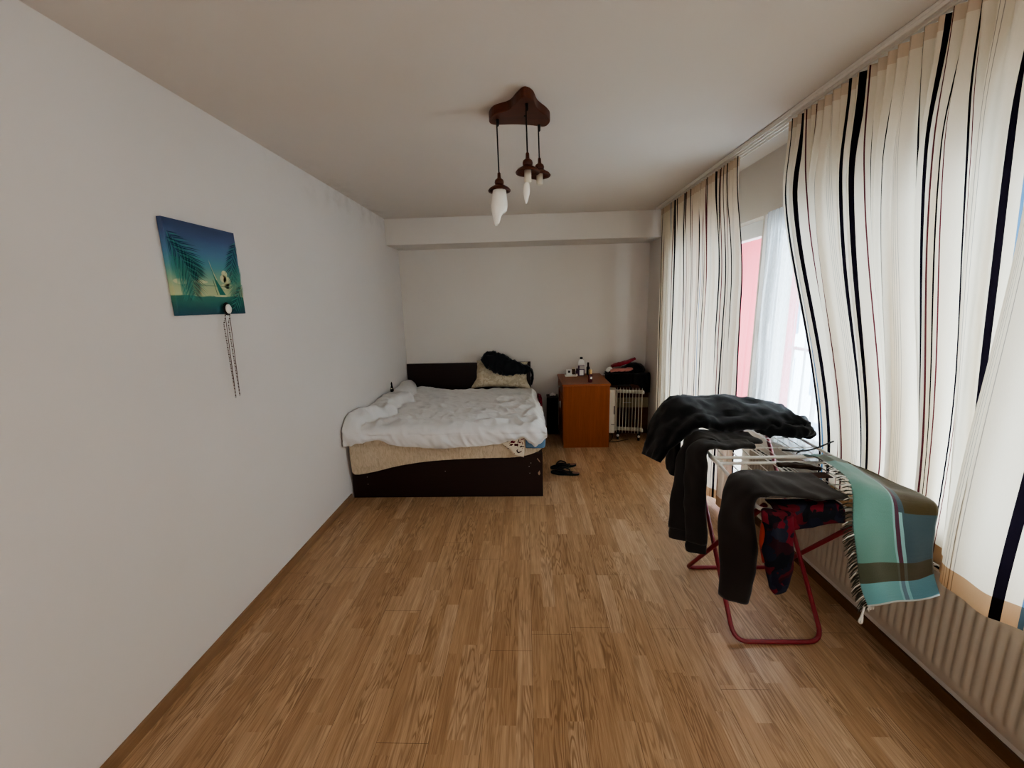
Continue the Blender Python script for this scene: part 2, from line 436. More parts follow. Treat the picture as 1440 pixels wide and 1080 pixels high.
def cr(p0, p1, p2, p3, t):
    return p1*1.0 + (p2-p0)*(.5*t) + (p0*2-p1*5+p2*4-p3)*(.5*t*t) + (p1*3-p0-p2*3+p3)*(.5*t**3)
def spline(pts, n):
    pts = [Vector(p) if not isinstance(p, (int, float)) else p for p in pts]; m_ = len(pts)-1; out = []
    for i in range(n):
        s_ = i/(n-1)*m_; k = min(int(s_), m_-1); t = s_-k
        p1, p2 = pts[k], pts[k+1]
        p0 = pts[k-1] if k > 0 else p1*2-p2
        p3 = pts[k+2] if k+2 <= m_ else p2*2-p1
        out.append(cr(p0, p1, p2, p3, t))
    return out
def surf(rows, nu, nv):
    """smooth surface through a grid of control points: nu samples along the rows' order, nv along each row"""
    fine = [spline(r, nv) for r in rows]
    cols = [spline([fine[i][j] for i in range(len(fine))], nu) for j in range(nv)]
    return [[cols[j][i] for j in range(nv)] for i in range(nu)]
def nz(x, y, z=0.0): return noise.noise(Vector((x, y, z)))
def ridged(x, y, z=0.0):
    return 1-abs(nz(x, y, z))*2.2
def displace(P, fn):
    nu, nv = len(P), len(P[0]); Q = []
    for i in range(nu):
        row = []
        for j in range(nv):
            a = P[min(i+1, nu-1)][j]-P[max(i-1, 0)][j]; b = P[i][min(j+1, nv-1)]-P[i][max(j-1, 0)]
            n_ = a.cross(b); n_ = n_.normalized() if n_.length > 1e-9 else Vector((0, 0, 1))
            row.append(P[i][j]+n_*fn(i/(nu-1), j/(nv-1), P[i][j]))
        Q.append(row)
    return Q
def uvgrid(nu, nv, su=1, sv=1): return [[(j/(nv-1)*su, i/(nu-1)*sv) for j in range(nv)] for i in range(nu)]
def loft(mb, path, wv, hw, ht, n=40, seg=22, wr=.006, sd=0.0, fr=14, mi=0, power=.75, up=None):
    """flattened tube of cloth along a path; wv = width direction, hw/ht = half width and half thickness along it"""
    ps = spline(path, n); ws = spline([float(x) for x in hw], n); ts = spline([float(x) for x in ht], n)
    wvs = spline(wv, n) if isinstance(wv, list) else [Vector(wv)]*n
    vs = []; fs = []
    for i in range(n):
        t = (ps[min(i+1, n-1)]-ps[max(i-1, 0)]).normalized()
        w = wvs[i]; w = (w-t*w.dot(t)).normalized(); b = t.cross(w)
        for j in range(seg):
            a = 2*PI*j/seg; ca, sa = math.cos(a), math.sin(a)
            x = math.copysign(abs(ca)**power, ca)*ws[i]; y = math.copysign(abs(sa)**power, sa)*ts[i]
            p = ps[i]+w*x+b*y
            r = wr*(ridged(p.x*fr*.6+sd, p.y*fr+sd, p.z*fr*.35)-.4) + wr*.7*nz(p.x*fr*2.1, p.y*fr*2.1+sd, p.z*fr*1.1)
            d = (w*ca+b*sa)
            p = p+d*r
            vs.append(p)
    for i in range(n-1):
        for j in range(seg): fs.append((i*seg+j, i*seg+(j+1) % seg, (i+1)*seg+(j+1) % seg, (i+1)*seg+j))
    c0 = len(vs); vs.append(sum((vs[j] for j in range(seg)), Vector())/seg); vs.append(sum((vs[(n-1)*seg+j] for j in range(seg)), Vector())/seg)
    for j in range(seg):
        fs.append((c0, (j+1) % seg, j)); fs.append((c0+1, (n-1)*seg+j, (n-1)*seg+(j+1) % seg))
    return mb.add(vs, fs, mi)
def arc_pts(pts, r, n=6):
    """polyline with rounded corners"""
    pts = [Vector(p) for p in pts]; out = [pts[0]]
    for i in range(1, len(pts)-1):
        a, b, c = pts[i-1], pts[i], pts[i+1]
        d1 = (a-b).normalized(); d2 = (c-b).normalized()
        q = min(r, (a-b).length*.45, (c-b).length*.45)
        s0, s1 = b+d1*q, b+d2*q
        for k in range(n+1):
            t = k/n; out.append(s0*(1-t)**2+b*2*t*(1-t)+s1*t*t)
    out.append(pts[-1]); return out

init_mats()
# ------------------------------------------------------------------ room shell
XL, XR, YB, YF, H = -1.512, 1.64, 4.985, -1.6, 2.537
struct('floor', MB().box((XL-.1, YF-.1, -.1), (1.9, YB+.1, 0), 0), M['floor'], 'oak laminate floor of three-strip boards', 'floor')
struct('ceiling', MB().box((XL-.1, YF-.1, H), (1.9, YB+.1, H+.1), 0), M['ceil'], 'off-white painted ceiling with mould in the left corner', 'ceiling')
struct('wall_left', MB().box((XL-.12, YF-.1, 0), (XL, YB+.1, H), 0), M['wall'], 'long white plaster wall on the left', 'wall')
struct('wall_back', MB().box((XL, YB, 0), (1.9, YB+.12, H), 0), M['wall2'], 'white plaster end wall behind the bed and desk', 'wall')
struct('wall_front', MB().box((XL, YF-.12, 0), (1.9, YF, H), 0), M['wall2'], 'white wall behind the viewer', 'wall')
struct('trim_1', MB().box((XL, 4.56, 2.262), (1.47, YB, H), .006), M['wall2'], 'white boxed ceiling beam along the end wall', 'beam')
# window wall: parapet, balcony-door opening, lintel, piers
WZ0, WZ1, DY0, DY1, WY0, WY1 = .64, 2.15, 2.975, 4.22, -1.1, 2.955
wr = MB()
wr.box((XR, YF, WZ1), (1.86, YB, H), 0); wr.box((XR, YF, 0), (1.86, WY1, WZ0), 0); wr.box((XR, WY1, 0), (1.86, DY0, WZ1), 0)
wr.box((XR, DY1, 0), (1.86, YB, WZ1), 0); wr.box((XR, YF, WZ0), (1.86, WY0, WZ1), 0); wr.box((1.47, 4.45, 0), (XR, YB, H), 0)
struct('wall_right', wr, M['wall2'], 'white window wall on the right with low parapet and lintel', 'wall')
struct('baseboard_left', MB().box((XL, YF, 0), (XL+.014, 3.12, .055), .003), M['skirt'], 'brown wooden skirting along the left wall', 'skirting')
struct('baseboard_right', MB().box((XR-.014, YF, 0), (XR, 2.97, .055), .003), M['skirt2'], 'brown wooden skirting below the radiator', 'skirting')
struct('baseboard_back', MB().box((.14, YB-.014, 0), (1.47, YB, .055), .003), M['skirt'], 'brown wooden skirting along the end wall', 'skirting')

def window(name, y0, y1, z0, z1, splits, label):
    w = thing(name, (1.74, (y0+y1)/2, z0), label, 'window'); w['kind'] = 'structure'
    f = MB(); t = .06
    f.box((1.71, y0, z0), (1.78, y1, z0+t), .004); f.box((1.71, y0, z1-t), (1.78, y1, z1), .004)
    f.box((1.71, y0, z0+t), (1.78, y0+t, z1-t), .004); f.box((1.71, y1-t, z0+t), (1.78, y1, z1-t), .004)
    f.build('window_frame', M['pvc'], w, (1.745, y0, z0))
    a = y0+t
    for k in range(splits):
        b = a+(y1-y0-2*t)/splits; s = MB(); q = .055
        s.box((1.70, a, z0+t), (1.77, b, z0+t+q), .004); s.box((1.70, a, z1-t-q), (1.77, b, z1-t), .004)
        s.box((1.70, a, z0+t+q), (1.77, a+q, z1-t-q), .004); s.box((1.70, b-q, z0+t+q), (1.77, b, z1-t-q), .004)
        so = s.build('sash', M['pvc'], w, (1.735, a, z0+t))
        MB().box((1.733, a+q-.005, z0+t+q-.005), (1.739, b-q+.005, z1-t-q+.005), 0).build('pane', M['pane'], so, (1.736, a+q, z0+t+q))
        h = MB(); h.box((1.685, b-q*.7, (z0+z1)/2-.02), (1.70, b-q*.25, (z0+z1)/2+.05), .004); h.box((1.67, b-q*.65, (z0+z1)/2-.09), (1.685, b-q*.3, (z0+z1)/2+.03), .004)
        h.build('handle', M['white'], so, (1.69, b-.03, (z0+z1)/2))
        a = b
    # reveal / sill board
    MB().box((XR+.002, y0, z0-.004), (1.71, y1, z0+.016), .004).build('window_sill', M['pvc'], w, (1.67, y0, z0))
window('window_1', WY0, WY1, WZ0+.005, WZ1-.002, 4, 'long white plastic window above the radiator behind the striped curtains')
window('window_2', DY0, DY1, .004, WZ1-.002, 2, 'white plastic balcony door behind the far striped curtain')

# ------------------------------------------------------------------ outside, seen through the gap
tag(MB().box((1.87, -2.5, -.25), (3.3, 5.6, -.02), .01).build('balcony_slab', M['concrete']), 'grey concrete balcony slab outside the windows', 'balcony', kind='structure')
tag(MB().box((1.95, 5.05, -.02), (3.3, 5.2, 2.9), .02).build('balcony_partition', M['pinkwall']), 'pinkish red balcony partition wall seen through the curtain gap', 'partition wall', kind='structure')
tag(MB().box((1.87, -2.5, 2.42), (3.3, 5.6, 2.62), .01).build('balcony_slab', M['concrete']), 'underside of the balcony above, outside the windows', 'balcony', kind='structure')
rl = thing('balcony_railing', (3.2, 1.5, -.02), 'pale metal balcony railing seen through the gap between curtains', 'railing')
b = MB(); b.tube([(3.2, -2.4, 1.0), (3.2, 5.0, 1.0)], .022); b.build('top_rail', M['pvc'], rl, (3.2, 1.5, 1.0))
b = MB(); b.tube([(3.2, -2.4, .12), (3.2, 5.0, .12)], .015); b.build('bottom_rail', M['pvc'], rl, (3.2, 1.5, .12))
pb = MB().tube([(3.2, 0, -.02), (3.2, 0, 1.0)], .012, 6).build('baluster', M['pvc'], rl, (3.2, 0, -.02))
for k in range(37):
    y = -2.3+k*.2
    o = pb if k == 0 else pb.copy()
    if k: C.objects.link(o); o.parent = rl
    o.location = (0, y-1.5, 0)
bl = thing('street_building', (13, 13, -6), 'pale apartment building across the street, faint through the curtain gap', 'building')
MB().box((12, -8, -6), (18, 24, 4.2), .02).build('facade', M['pale'], bl, (15, 8, -6))
wm = None
for r in range(4):
    for q in range(13):
        y, z = -6.5+q*2.3, -5+r*2.5
        if wm is None: wm = MB().box((11.93, -.55, 0), (12.02, .55, 1.4), .01).build('window_pane', M['blue'], bl, (12, 0, 0))
        o = wm if (r, q) == (0, 0) else wm.copy()
        if o is not wm: C.objects.link(o); o.parent = bl
        o.location = (12-13, y-13, z+6)

# ------------------------------------------------------------------ curtains
tr = thing('curtain_track', (1.412, 1.8, H), 'white double curtain rail along the ceiling above the striped curtains', 'curtain rail')
t_ = MB(); t_.box((1.365, YF+.05, H-.014), (1.462, 4.45, H-.001), .003)
for x in (1.372, 1.400, 1.428, 1.456): t_.box((x-.004, YF+.05, H-.027), (x+.004, 4.45, H-.0135), .001)
t_.build('rail_profile', M['rail'], tr, (1.41, 1.8, H))
MB().box((1.363, 4.45, H-.028), (1.464, 4.458, H-.001), .002).build('end_cap', M['white'], tr, (1.41, 4.45, H))

def curtain(name, ya, yb, zbot, cloth, label, big, small, xbot, seed, u0=0.0, amp=.045, nu=520, nv=44, xadd=None, ztop=H-.03, mat='curt', xtop=1.412, usc=1.0):
    """ya(t), yb(t): far and near edge as functions of t (0 top, 1 hem); xbot(t): how far the cloth moves out from the track"""
    P = []; U = []; n = nu
    for i in range(n):
        s = i/(n-1); row = []; ur = []
        for j in range(nv):
            t = j/(nv-1)
            y = ya(t)+(yb(t)-ya(t))*s
            k = min(1, t/.22); k = k*k*(3-2*k)
            ph_s = 2*PI*small*s + 1.5*nz(s*small*.4, seed)
            ph_b = 2*PI*big*(s+.022*nz(s*3+seed, t*1.2)) + seed + 2.2*nz(s*2.3, seed+4)
            a_b = amp*(.55+.45*t)*(.75+.6*nz(s*big*.45+seed, 7.1, t*.7))
            x = .014*(1-k)*math.sin(ph_s) + k*(a_b*math.sin(ph_b) + .33*a_b*math.sin(2*ph_b+1.1+seed+1.5*t) + .006*math.sin(ph_s+t*2.5)*(1-.6*t))
            x += .010*nz(s*9+seed, t*2.6, 3.3)*k
            y += k*(a_b*.62*math.sin(2*ph_b+.6) + .3*a_b*math.cos(ph_b))*(1 if 0.02 < s < .98 else .3)
            z = ztop-(ztop-zbot(s))*t
            xx = xtop+xbot(t)+x
            if xadd: dx, dy = xadd(s, t); xx += dx; y += dy
            row.append(Vector((xx, y, z)))
            ur.append((u0+s*cloth, (z-zbot(s)) if t < .96 or True else 0))
        hd = [(q[0], (9.93 if (ztop-pz.z) < .075 else q[1])) for q, pz in zip(ur, row)]
        P.append(row); U.append(hd)
    acc = u0; jm = int(nv*.6)
    for i in range(n):
        if i: acc += (P[i][jm]-P[i-1][jm]).length
        U[i] = [(u0+(acc-u0)*usc, q[1]) for q in U[i]]
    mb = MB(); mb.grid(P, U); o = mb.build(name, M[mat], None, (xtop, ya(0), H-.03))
    return tag(o, label, 'curtain')
L = lambda a, b: (lambda t: a+(b-a)*t)
G = 'striped curtains on the window wall'
ss = lambda a, b, x: (lambda q: q*q*(3-2*q))(min(1, max(0, (x-a)/(b-a))))
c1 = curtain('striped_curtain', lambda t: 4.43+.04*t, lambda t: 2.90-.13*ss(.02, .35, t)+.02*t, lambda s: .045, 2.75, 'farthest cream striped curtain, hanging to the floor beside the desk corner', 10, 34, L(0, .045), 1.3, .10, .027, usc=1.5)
def e2(t): return 2.40 + .04*ss(0, .2, t) - .37*ss(.12, .9, t)
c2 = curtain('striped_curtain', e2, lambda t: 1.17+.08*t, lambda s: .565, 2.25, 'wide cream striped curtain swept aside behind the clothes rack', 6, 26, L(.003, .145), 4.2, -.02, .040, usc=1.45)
# nearest panel: hangs forward of the middle one, hem resting on the radiator
def e3(t): return 1.235+.075*ss(.3, 1, t)
c3 = curtain('striped_curtain', e3, lambda t: -.95, lambda s: .600, 3.3, 'nearest cream striped curtain with reflection-tinted hem resting on the radiator top', 6.2, 22, L(0, .100), 2.9, .448, .026, xadd=lambda s, t: (-.035*ss(.03, .35, t)*math.exp(-(s/.14)**2), 0), xtop=1.374)
for c in (c1, c2, c3): c['group'] = G
def sheer_pts():
    return curtain('sheer_curtain', lambda t: 2.88+.04*t, lambda t: 1.9, lambda s: .66, 1.9, 'thin white sheer curtain hanging in the gap against the window', 9, 26, L(0, .02), 6.1, .0, .016, nu=240, nv=24, ztop=2.15, mat='sheer', xtop=1.615)
sheer_pts()

# ------------------------------------------------------------------ radiator
RX, RY0, RY1, RZ0, RZ1 = 1.55, -.3, 2.72, .155, .555
rd = thing('radiator', (RX+.03, 1.2, RZ0), 'long white panel radiator with vertical ribs under the window', 'radiator')
P = []; ny = 500
for i in range(ny):
    y = RY0+(RY1-RY0)*i/(ny-1); row = []
    ph = ((y-RY0)/.0335) % 1.0; rib = 1 if .2 < ph < .72 else 0
    rib = ss(.10, .25, ph)*(1-ss(.68, .83, ph))
    for z in (RZ0, RZ0+.004, RZ0+.035, RZ0+.05, RZ0+.065, RZ1-.055, RZ1-.04, RZ1-.028, RZ1-.004, RZ1):
        k = 1 if RZ0+.06 < z < RZ1-.05 else (.5 if RZ0+.045 < z < RZ1-.035 else 0)
        e = .004 if z in (RZ0, RZ1) else 0
        row.append(Vector((RX+e-.0065*rib*k, y, z)))
    P.append(row)
b = MB(); b.grid(P, None, .0); b.box((RX+.004, RY0, RZ0), (RX+.016, RY1, RZ1), 0); b.build('front_panel', M['rad'], rd, (RX, 1.2, RZ0))
b = MB(); b.box((RX+.055, RY0, RZ0), (RX+.066, RY1, RZ1-.01), .002); b.build('rear_panel', M['rad'], rd, (RX+.06, 1.2, RZ0))
b = MB(); b.box((RX, RY0, RZ1-.003), (RX+.070, RY1, RZ1+.004), .001)
y = RY0+.02
while y < RY1-.03:
    b.box((RX+.016, y, RZ1+.0035), (RX+.030, y+.035, RZ1+.0055), 0, 1); b.box((RX+.042, y, RZ1+.0035), (RX+.056, y+.035, RZ1+.0055), 0, 1); y += .047
b.build('top_grille', [M['rad'], M['dslot']], rd, (RX+.03, 1.2, RZ1))
for yy in (RY0-.004, RY1-.002):
    MB().box((RX, yy, RZ0+.005), (RX+.068, yy+.006, RZ1), .002).build('side_cover', M['rad'], rd, (RX+.03, yy, RZ0))
for yy in (.35, 1.55, 2.5):
    MB().box((RX+.066, yy, RZ0+.05), (XR-.002, yy+.03, RZ1-.06), .002).build('wall_bracket', M['rad'], rd, (RX+.08, yy, RZ0))
b = MB(); b.tube(arc_pts([(RX+.035, RY1+.004, RZ0+.03), (RX+.035, RY1+.05, RZ0+.03), (RX+.035, RY1+.05, .0)], .02), .009); b.lathe([(.004, -.02), (.016, -.018), (.016, .018), (.004, .02)], (RX+.035, RY1+.05, RZ0+.03), 12)
b.build('valve', M['white'], rd, (RX+.035, RY1+.05, RZ0))

# ------------------------------------------------------------------ bed
bed = thing('bed', (-.7, 4.0, 0), 'low dark brown double bed with plain headboard in the far left corner', 'bed')
BX0, BX1, BY0, BY1 = -1.500, .118, 3.15, 4.93
fb = MB(); fb.box((BX0, BY0, 0.001), (BX1, BY0+.03, .385), .003)
for pts in ([(.075, .345), (.095, .318), (.098, .30), (.086, .315), (.07, .335)], [(.078, .215), (.092, .235), (.098, .205), (.088, .19), (.079, .20)]):
    fb.poly([(x, BY0-.0006, z) for x, z in pts], 1)
for x, z in ((-1.37, .19), (-1.37, .125), (-.70, .235), (.02, .30), (.005, .27), (.01, .21)):
    fb.box((x-.003, BY0-.0008, z-.003), (x+.003, BY0+.001, z+.003), 0, 2)
fb.build('footboard', [M['wenge'], M['scuff'], M['silver']], bed, (-.7, BY0, 0))
MB().box((BX1-.03, BY0+.03, .001), (BX1, BY1, .365), .003).build('side_rail', M['wenge'], bed, (BX1, 4, 0))
MB().box((BX0, BY0+.03, .001), (BX0+.03, BY1, .365), .003).build('side_rail', M['wenge'], bed, (BX0, 4, 0))
MB().box((BX0, BY1, .001), (.048, BY1+.035, .895), .003).build('headboard', M['wenge'], bed, (-.7, BY1, 0))
MB().box((BX0+.03, BY0+.03, .30), (BX1-.03, BY1, .345), .003).build('slat_base', M['skirt'], bed, (-.7, 4, .3))

def rounded_slab(mb, lo, hi, r, nx=40, ny=40, fn=None):
    """mattress-like slab: top and bottom skins with rolled edges"""
    lo, hi = Vector(lo), Vector(hi); c = (lo+hi)/2; h = (hi-lo)/2; vs = []; fs = []
    prof = []
    for k in range(9):
        a = -PI/2+PI*k/8; prof.append((math.cos(a), math.sin(a)))
    ring = []
    n = 96
    for k in range(n):
        a = 2*PI*k/n; ca, sa = math.cos(a), math.sin(a); e = .12
        ring.append((math.copysign(abs(ca)**e, ca), math.copysign(abs(sa)**e, sa)))
    def P_(q, off, z):
        return Vector((c.x+q[0]*(h.x-r+off), c.y+q[1]*(h.y-r+off), z))
    for s_, z in prof:
        for q in ring: vs.append(P_(q, s_*r, c.z+z*h.z))
    m_ = len(prof)
    for i in range(m_-1):
        for j in range(n): fs.append((i*n+j, i*n+(j+1) % n, (i+1)*n+(j+1) % n, (i+1)*n+j))
    fs.append(tuple(reversed(range(n)))); fs.append(tuple((m_-1)*n+j for j in range(n)))
    return mb.add(vs, fs)
mt = MB(); rounded_slab(mt, (-1.465, 3.125, .388), (.105, 4.90, .565), .04)
mat_o = tag(mt.build('mattress', M['quilt'], None, (-.7, 4, .37)), 'beige quilted mattress with its cover hanging down the dark footboard', 'mattress')
rows = []
hem = [(-1.478, .245), (-1.44, .226), (-1.30, .250), (-1.086, .300), (-.85, .335), (-.606, .352), (-.35, .360), (-.134, .364), (.0, .385), (.085, .42)]
zz = lambda a, b, t: a+(b-a)*t
for t in (0, .12, .35, .6, .85, 1.0):
    row = []
    row.append(Vector((-1.488, 3.142, zz(.575, .255, t))))
    for x, z in hem:
        y = 3.116-.012*math.sin(PI*min(1, t*1.1))+(.012 if t == 0 else 0)
        row.append(Vector((x, y-.003*math.sin(x*23)*t, zz(.578, z, t))))
    row.append(Vector((.114, 3.15, zz(.575, .44, t)))); row.append(Vector((.118, 3.34, zz(.575, .45, t))))
    rows.append(row)
S_ = surf(rows, 36, 150)
S_ = displace(S_, lambda i, j, p: .004*(ridged(p.x*26, p.z*9)-.5)*min(1, i*6)*(.5+.5*i))
MB().grid(S_, None, .006).build('cover', M['quilt'], mat_o, (-.7, 3.1, .4))

# duvet
def duvet():
    nx, ny_ = 170, 190; P = []
    xs0, xs1 = -1.500, .150
    fold = [(-.02, -1.36), (.08, -1.40), (.18, -1.37), (.26, -1.27), (.32, -1.22), (.40, -1.34), (.50, -1.30), (.60, -1.20), (.68, -1.33), (.82, -1.30), (.9, -1.36), (1.02, -1.40)]
    def foldx(t):
        for (a, xa), (b_, xb) in zip(fold, fold[1:]):
            if a <= t <= b_: q = (t-a)/(b_-a); q = q*q*(3-2*q); return xa+(xb-xa)*q
        return -1.35
    hemz = [(-1.50, .475), (-1.44, .475), (-1.38, .505), (-1.30, .535), (-1.22, .545), (-1.10, .505), (-1.0, .485), (-.72, .468), (-.45, .480), (-.25, .497), (-.12, .527), (-.04, .552), (.02, .50), (.055, .470), (.09, .50), (.15, .545)]
    def hz(x):
        for (a, za), (b_, zb) in zip(hemz, hemz[1:]):
            if a <= x <= b_: q = (x-a)/(b_-a); q = q*q*(3-2*q); return za+(zb-za)*q
        return .5
    for i in range(nx):
        u = i/(nx-1); x = xs0+(xs1-xs0)*u; row = []
        back = 4.86-.22*ss(-1.35, -.95, x)+.015*nz(x*5, 2)
        for j in range(ny_):
            t = j/(ny_-1)                       # 0 hem at the foot .. 1 edge by the pillow
            if t < .12:
                q = t/.12; z = hz(x)+(.585-hz(x))*q; y = 3.072-.010*math.sin(PI*q)
                y += .012*nz(x*7, q*1.2, 1.0)
            elif t < .2:
                q = (t-.12)/.08; a = q*PI/2; y = 3.072+.083*(1-math.cos(a)); z = .585+.048*math.sin(a)
            else:
                q = (t-.2)/.8; y = 3.155+(back-3.155)*q; z = .633-.012*ss(0, .3, q)
            q = max(0, (t-.12)/.88)
            top = ss(.12, .25, t)
            # wrinkles: long soft folds radiating across, plus fine creases
            wv = .020*ridged(x*2.6+y*1.2+.3*nz(x*4, y*4), y*4.2-x*.8, 2.2)+.014*ridged(x*7-y*2, y*5+x*3, 9.1)+.006*ridged(x*15+y*6, y*14, 3.3)
            front = 1-top
            wv2 = .014*abs(nz(x*9+.5*z*10, z*3, 5.0))+.008*max(0, ridged(x*16+z*12, z*6, 1.0))
            z += top*(wv-.010)*(.6+.8*ss(4.5, 3.2, y))
            y -= front*wv2
            # rolled-back bulky edge along the left wall
            fx = foldx(q); d = x-fx
            if d < .02:
                roll = math.sqrt(max(0, 1-((x-(fx-.085))/.105)**2)) if x > fx-.085 else 1-.25*ss(0, .12, fx-.085-x)
                z += (.085*roll)*(.35+.65*top)*(1-.1*math.sin(y*9))
                y -= front*.02*roll
            else:
                z -= .012*top*math.exp(-((d-.02)/.05)**2)
            # right-hand side turns down over the mattress edge
            r = ss(.07, .15, x-.03*ss(4.2, 4.7, y)+.015*nz(y*4, 8))
            z = z-r*.07*top*(1+.5*nz(y*3.1, 4.2))
            px = min(x, .155)-.045*ss(3.8, 4.7, y)*ss(-.1, .1, x)+.012*nz(y*6, 3)*ss(0, .1, x)
            row.append(Vector((max(px, XL+.006), y, z)))
        P.append(row)
    mb = MB(); mb.grid(P, None, .010)
    return tag(mb.build('duvet', M['duvet'], None, (-.7, 4, .55)), 'rumpled white duvet spread over the bed, bunched against the left wall', 'duvet')
duvet()
# corner of floral sheet, blue and red bedding showing from under the duvet
rows = [[Vector((-.235, 3.135, .590)), Vector((-.13, 3.135, .590)), Vector((-.03, 3.135, .590))], [Vector((-.235, 3.080, .57)), Vector((-.13, 3.076, .57)), Vector((-.03, 3.078, .57))],
        [Vector((-.215, 3.080, .50)), Vector((-.13, 3.074, .49)), Vector((-.03, 3.077, .49))],
        [Vector((-.165, 3.085, .45)), Vector((-.12, 3.078, .43)), Vector((-.032, 3.080, .42))],
        [Vector((-.13, 3.088, .402)), Vector((-.105, 3.084, .395)), Vector((-.036, 3.084, .375))]]
rows = [[p+Vector((0, .004, 0)) for p in r] for r in rows]
tag(MB().grid(surf(rows, 16, 16), None, .003).build('floral_sheet', M['floral'], None, (-.13, 3.08, .5)), 'cream sheet corner with dark red flowers below the white duvet', 'sheet')
rows = [[Vector((-.02, 3.088, .56)), Vector((.07, 3.086, .56)), Vector((.132, 3.115, .56)), Vector((.136, 3.3, .56))],
        [Vector((-.02, 3.086, .50)), Vector((.07, 3.082, .50)), Vector((.138, 3.112, .50)), Vector((.142, 3.3, .51))],
        [Vector((-.02, 3.088, .455)), Vector((.07, 3.086, .452)), Vector((.136, 3.115, .452)), Vector((.140, 3.3, .46))]]
tag(MB().grid(surf(rows, 12, 30), None, .003).build('blanket', M['blue'], None, (.1, 3.08, .5)), 'blue cloth edge under the duvet at the right bed corner', 'blanket')
lb = MB(); loft(lb, [(.131, 3.42, .47), (.137, 3.8, .47), (.140, 4.15, .48), (.142, 4.38, .510), (.130, 4.62, .51)], (0, 0, 1), [.05, .05, .05, .085, .05], [.008, .010, .014, .024, .010], 40, 16, .004)
tag(lb.build('blanket', M['redcl'], None, (.13, 4, .45)), 'red patterned blanket edge bulging out from under the duvet, bed side facing desk', 'blanket')
# pillow leaning on the headboard
def pillow_mesh(mb, c, hx, hz_, th, tilt, rotz=0.0):
    n = 36; vs = []; fs = []
    Mx = Matrix.Translation(c) @ Matrix.Rotation(rotz, 4, 'Y') @ Matrix.Rotation(tilt, 4, 'X')
    for side in (-1, 1):
        for i in range(n+1):
            for j in range(n+1):
                u, v = -1+2*i/n, -1+2*j/n
                e = max(0, (1-abs(u)**2.4))**.6*max(0, (1-abs(v)**2.4))**.6
                pin = 1-.12*(1-u*u)*abs(v)**2+.05*nz(u*1.7, v*2, 4); pin2 = 1-.10*(1-v*v)*abs(u)**2+.05*nz(u*2, v*1.6, 9)-.06*v
                y = side*th*e*(1+.12*nz(u*2.2, v*2.2, side))+.008*nz(u*5, v*5, 2)
                vs.append(Mx @ Vector((u*hx*pin2, y, v*hz_*pin)))
    k = (n+1)**2
    for s_ in (0, 1):
        for i in range(n):
            for j in range(n):
                a = s_*k+i*(n+1)+j; f = (a, a+n+1, a+n+2, a+1); fs.append(f if s_ else tuple(reversed(f)))
    return mb.add(vs, fs)
p_ = MB(); pillow_mesh(p_, Vector((-.305, 4.785, .765)), .335, .170, .085, math.radians(-24), math.radians(2.5))
tag(p_.build('pillow', M['pillow'], None, (-.3, 4.7, .64)), 'beige patterned pillow leaning against the dark headboard', 'pillow')
g = MB()
loft(g, [(-.50, 4.69, .91), (-.43, 4.69, .955), (-.34, 4.68, .92), (-.2, 4.66, .875), (-.08, 4.66, .855), (.035, 4.67, .84)], (0, .25, 1), [.06, .10, .115, .095, .06, .03], [.05, .06, .05, .045, .04, .02], 60, 30, .022, 3, 22)
loft(g, [(-.46, 4.74, .94), (-.43, 4.76, .98), (-.40, 4.76, .985), (-.36, 4.75, .95)], (0, .6, 1), [.02, .035, .035, .02], [.03, .03, .03, .02], 20, 16, .01, 5, 25)
loft(g, [(-.0, 4.70, .83), (.045, 4.72, .825), (.066, 4.73, .78), (.062, 4.735, .71), (.055, 4.74, .65)], (0, 1, .1), [.03, .045, .05, .04, .03], [.014, .016, .016, .014, .01], 30, 18, .007, 1, 24)
tag(g.build('jacket', M['jblack2'], None, (-.25, 4.7, .8)), 'crumpled black shiny jacket thrown over the pillow', 'jacket')
t_ = MB(); t_.lathe([(.002, 0), (.026, .002), (.028, .02), (.020, .045), (.012, .07), (.014, .085), (.009, .10), (.002, .108)], (0, 0, 0), 16, 0, Matrix.Scale(.6, 4, (1, 0, 0)))
t_.lathe([(.001, -.003), (.008, 0), (.008, .006), (.001, .008)], (.004, -.022, .035), 10, 1)
o = t_.build('ornament', [M['blackmat'], M['cream']]); o.location = (-1.465, 4.22, .700)
tag(o, 'small dark pointed ornament standing on the duvet fold by the wall', 'ornament')

# ------------------------------------------------------------------ desk and what stands on it
DX0, DX1, DY_0, DY_1, DZ = .392, .900, 4.30, 4.965, .728
dk = thing('desk', ((DX0+DX1)/2, 4.6, 0), 'small cherry wood desk standing end-on against the back wall', 'desk')
MB().box((DX0-.012, DY_0-.008, DZ-.022), (DX1+.008, DY_1, DZ), .003).build('desktop', M['desktop'], dk, (.65, 4.6, DZ))
MB().box((DX0+.004, DY_0, .001), (DX1, DY_0+.02, DZ-.023), .002).build('side_panel', M['desk'], dk, (.65, DY_0, 0))
MB().box((DX0+.004, DY_1-.02, .001), (DX1, DY_1, DZ-.023), .002).build('side_panel', M['desk'], dk, (.65, DY_1, 0))
MB().box((DX1-.02, DY_0+.02, .16), (DX1, DY_1-.02, DZ-.023), .002).build('back_panel', M['desk'], dk, (DX1, 4.6, .3))
d_ = MB(); d_.box((DX0-.003, DY_0+.022, DZ-.150), (DX0+.014, DY_1-.022, DZ-.030), .003); d_.box((DX0+.014, DY_0+.03, DZ-.14), (DX1-.05, DY_1-.03, DZ-.04), .002)
dr = d_.build('drawer', M['desktop'], dk, (DX0, 4.6, .6))
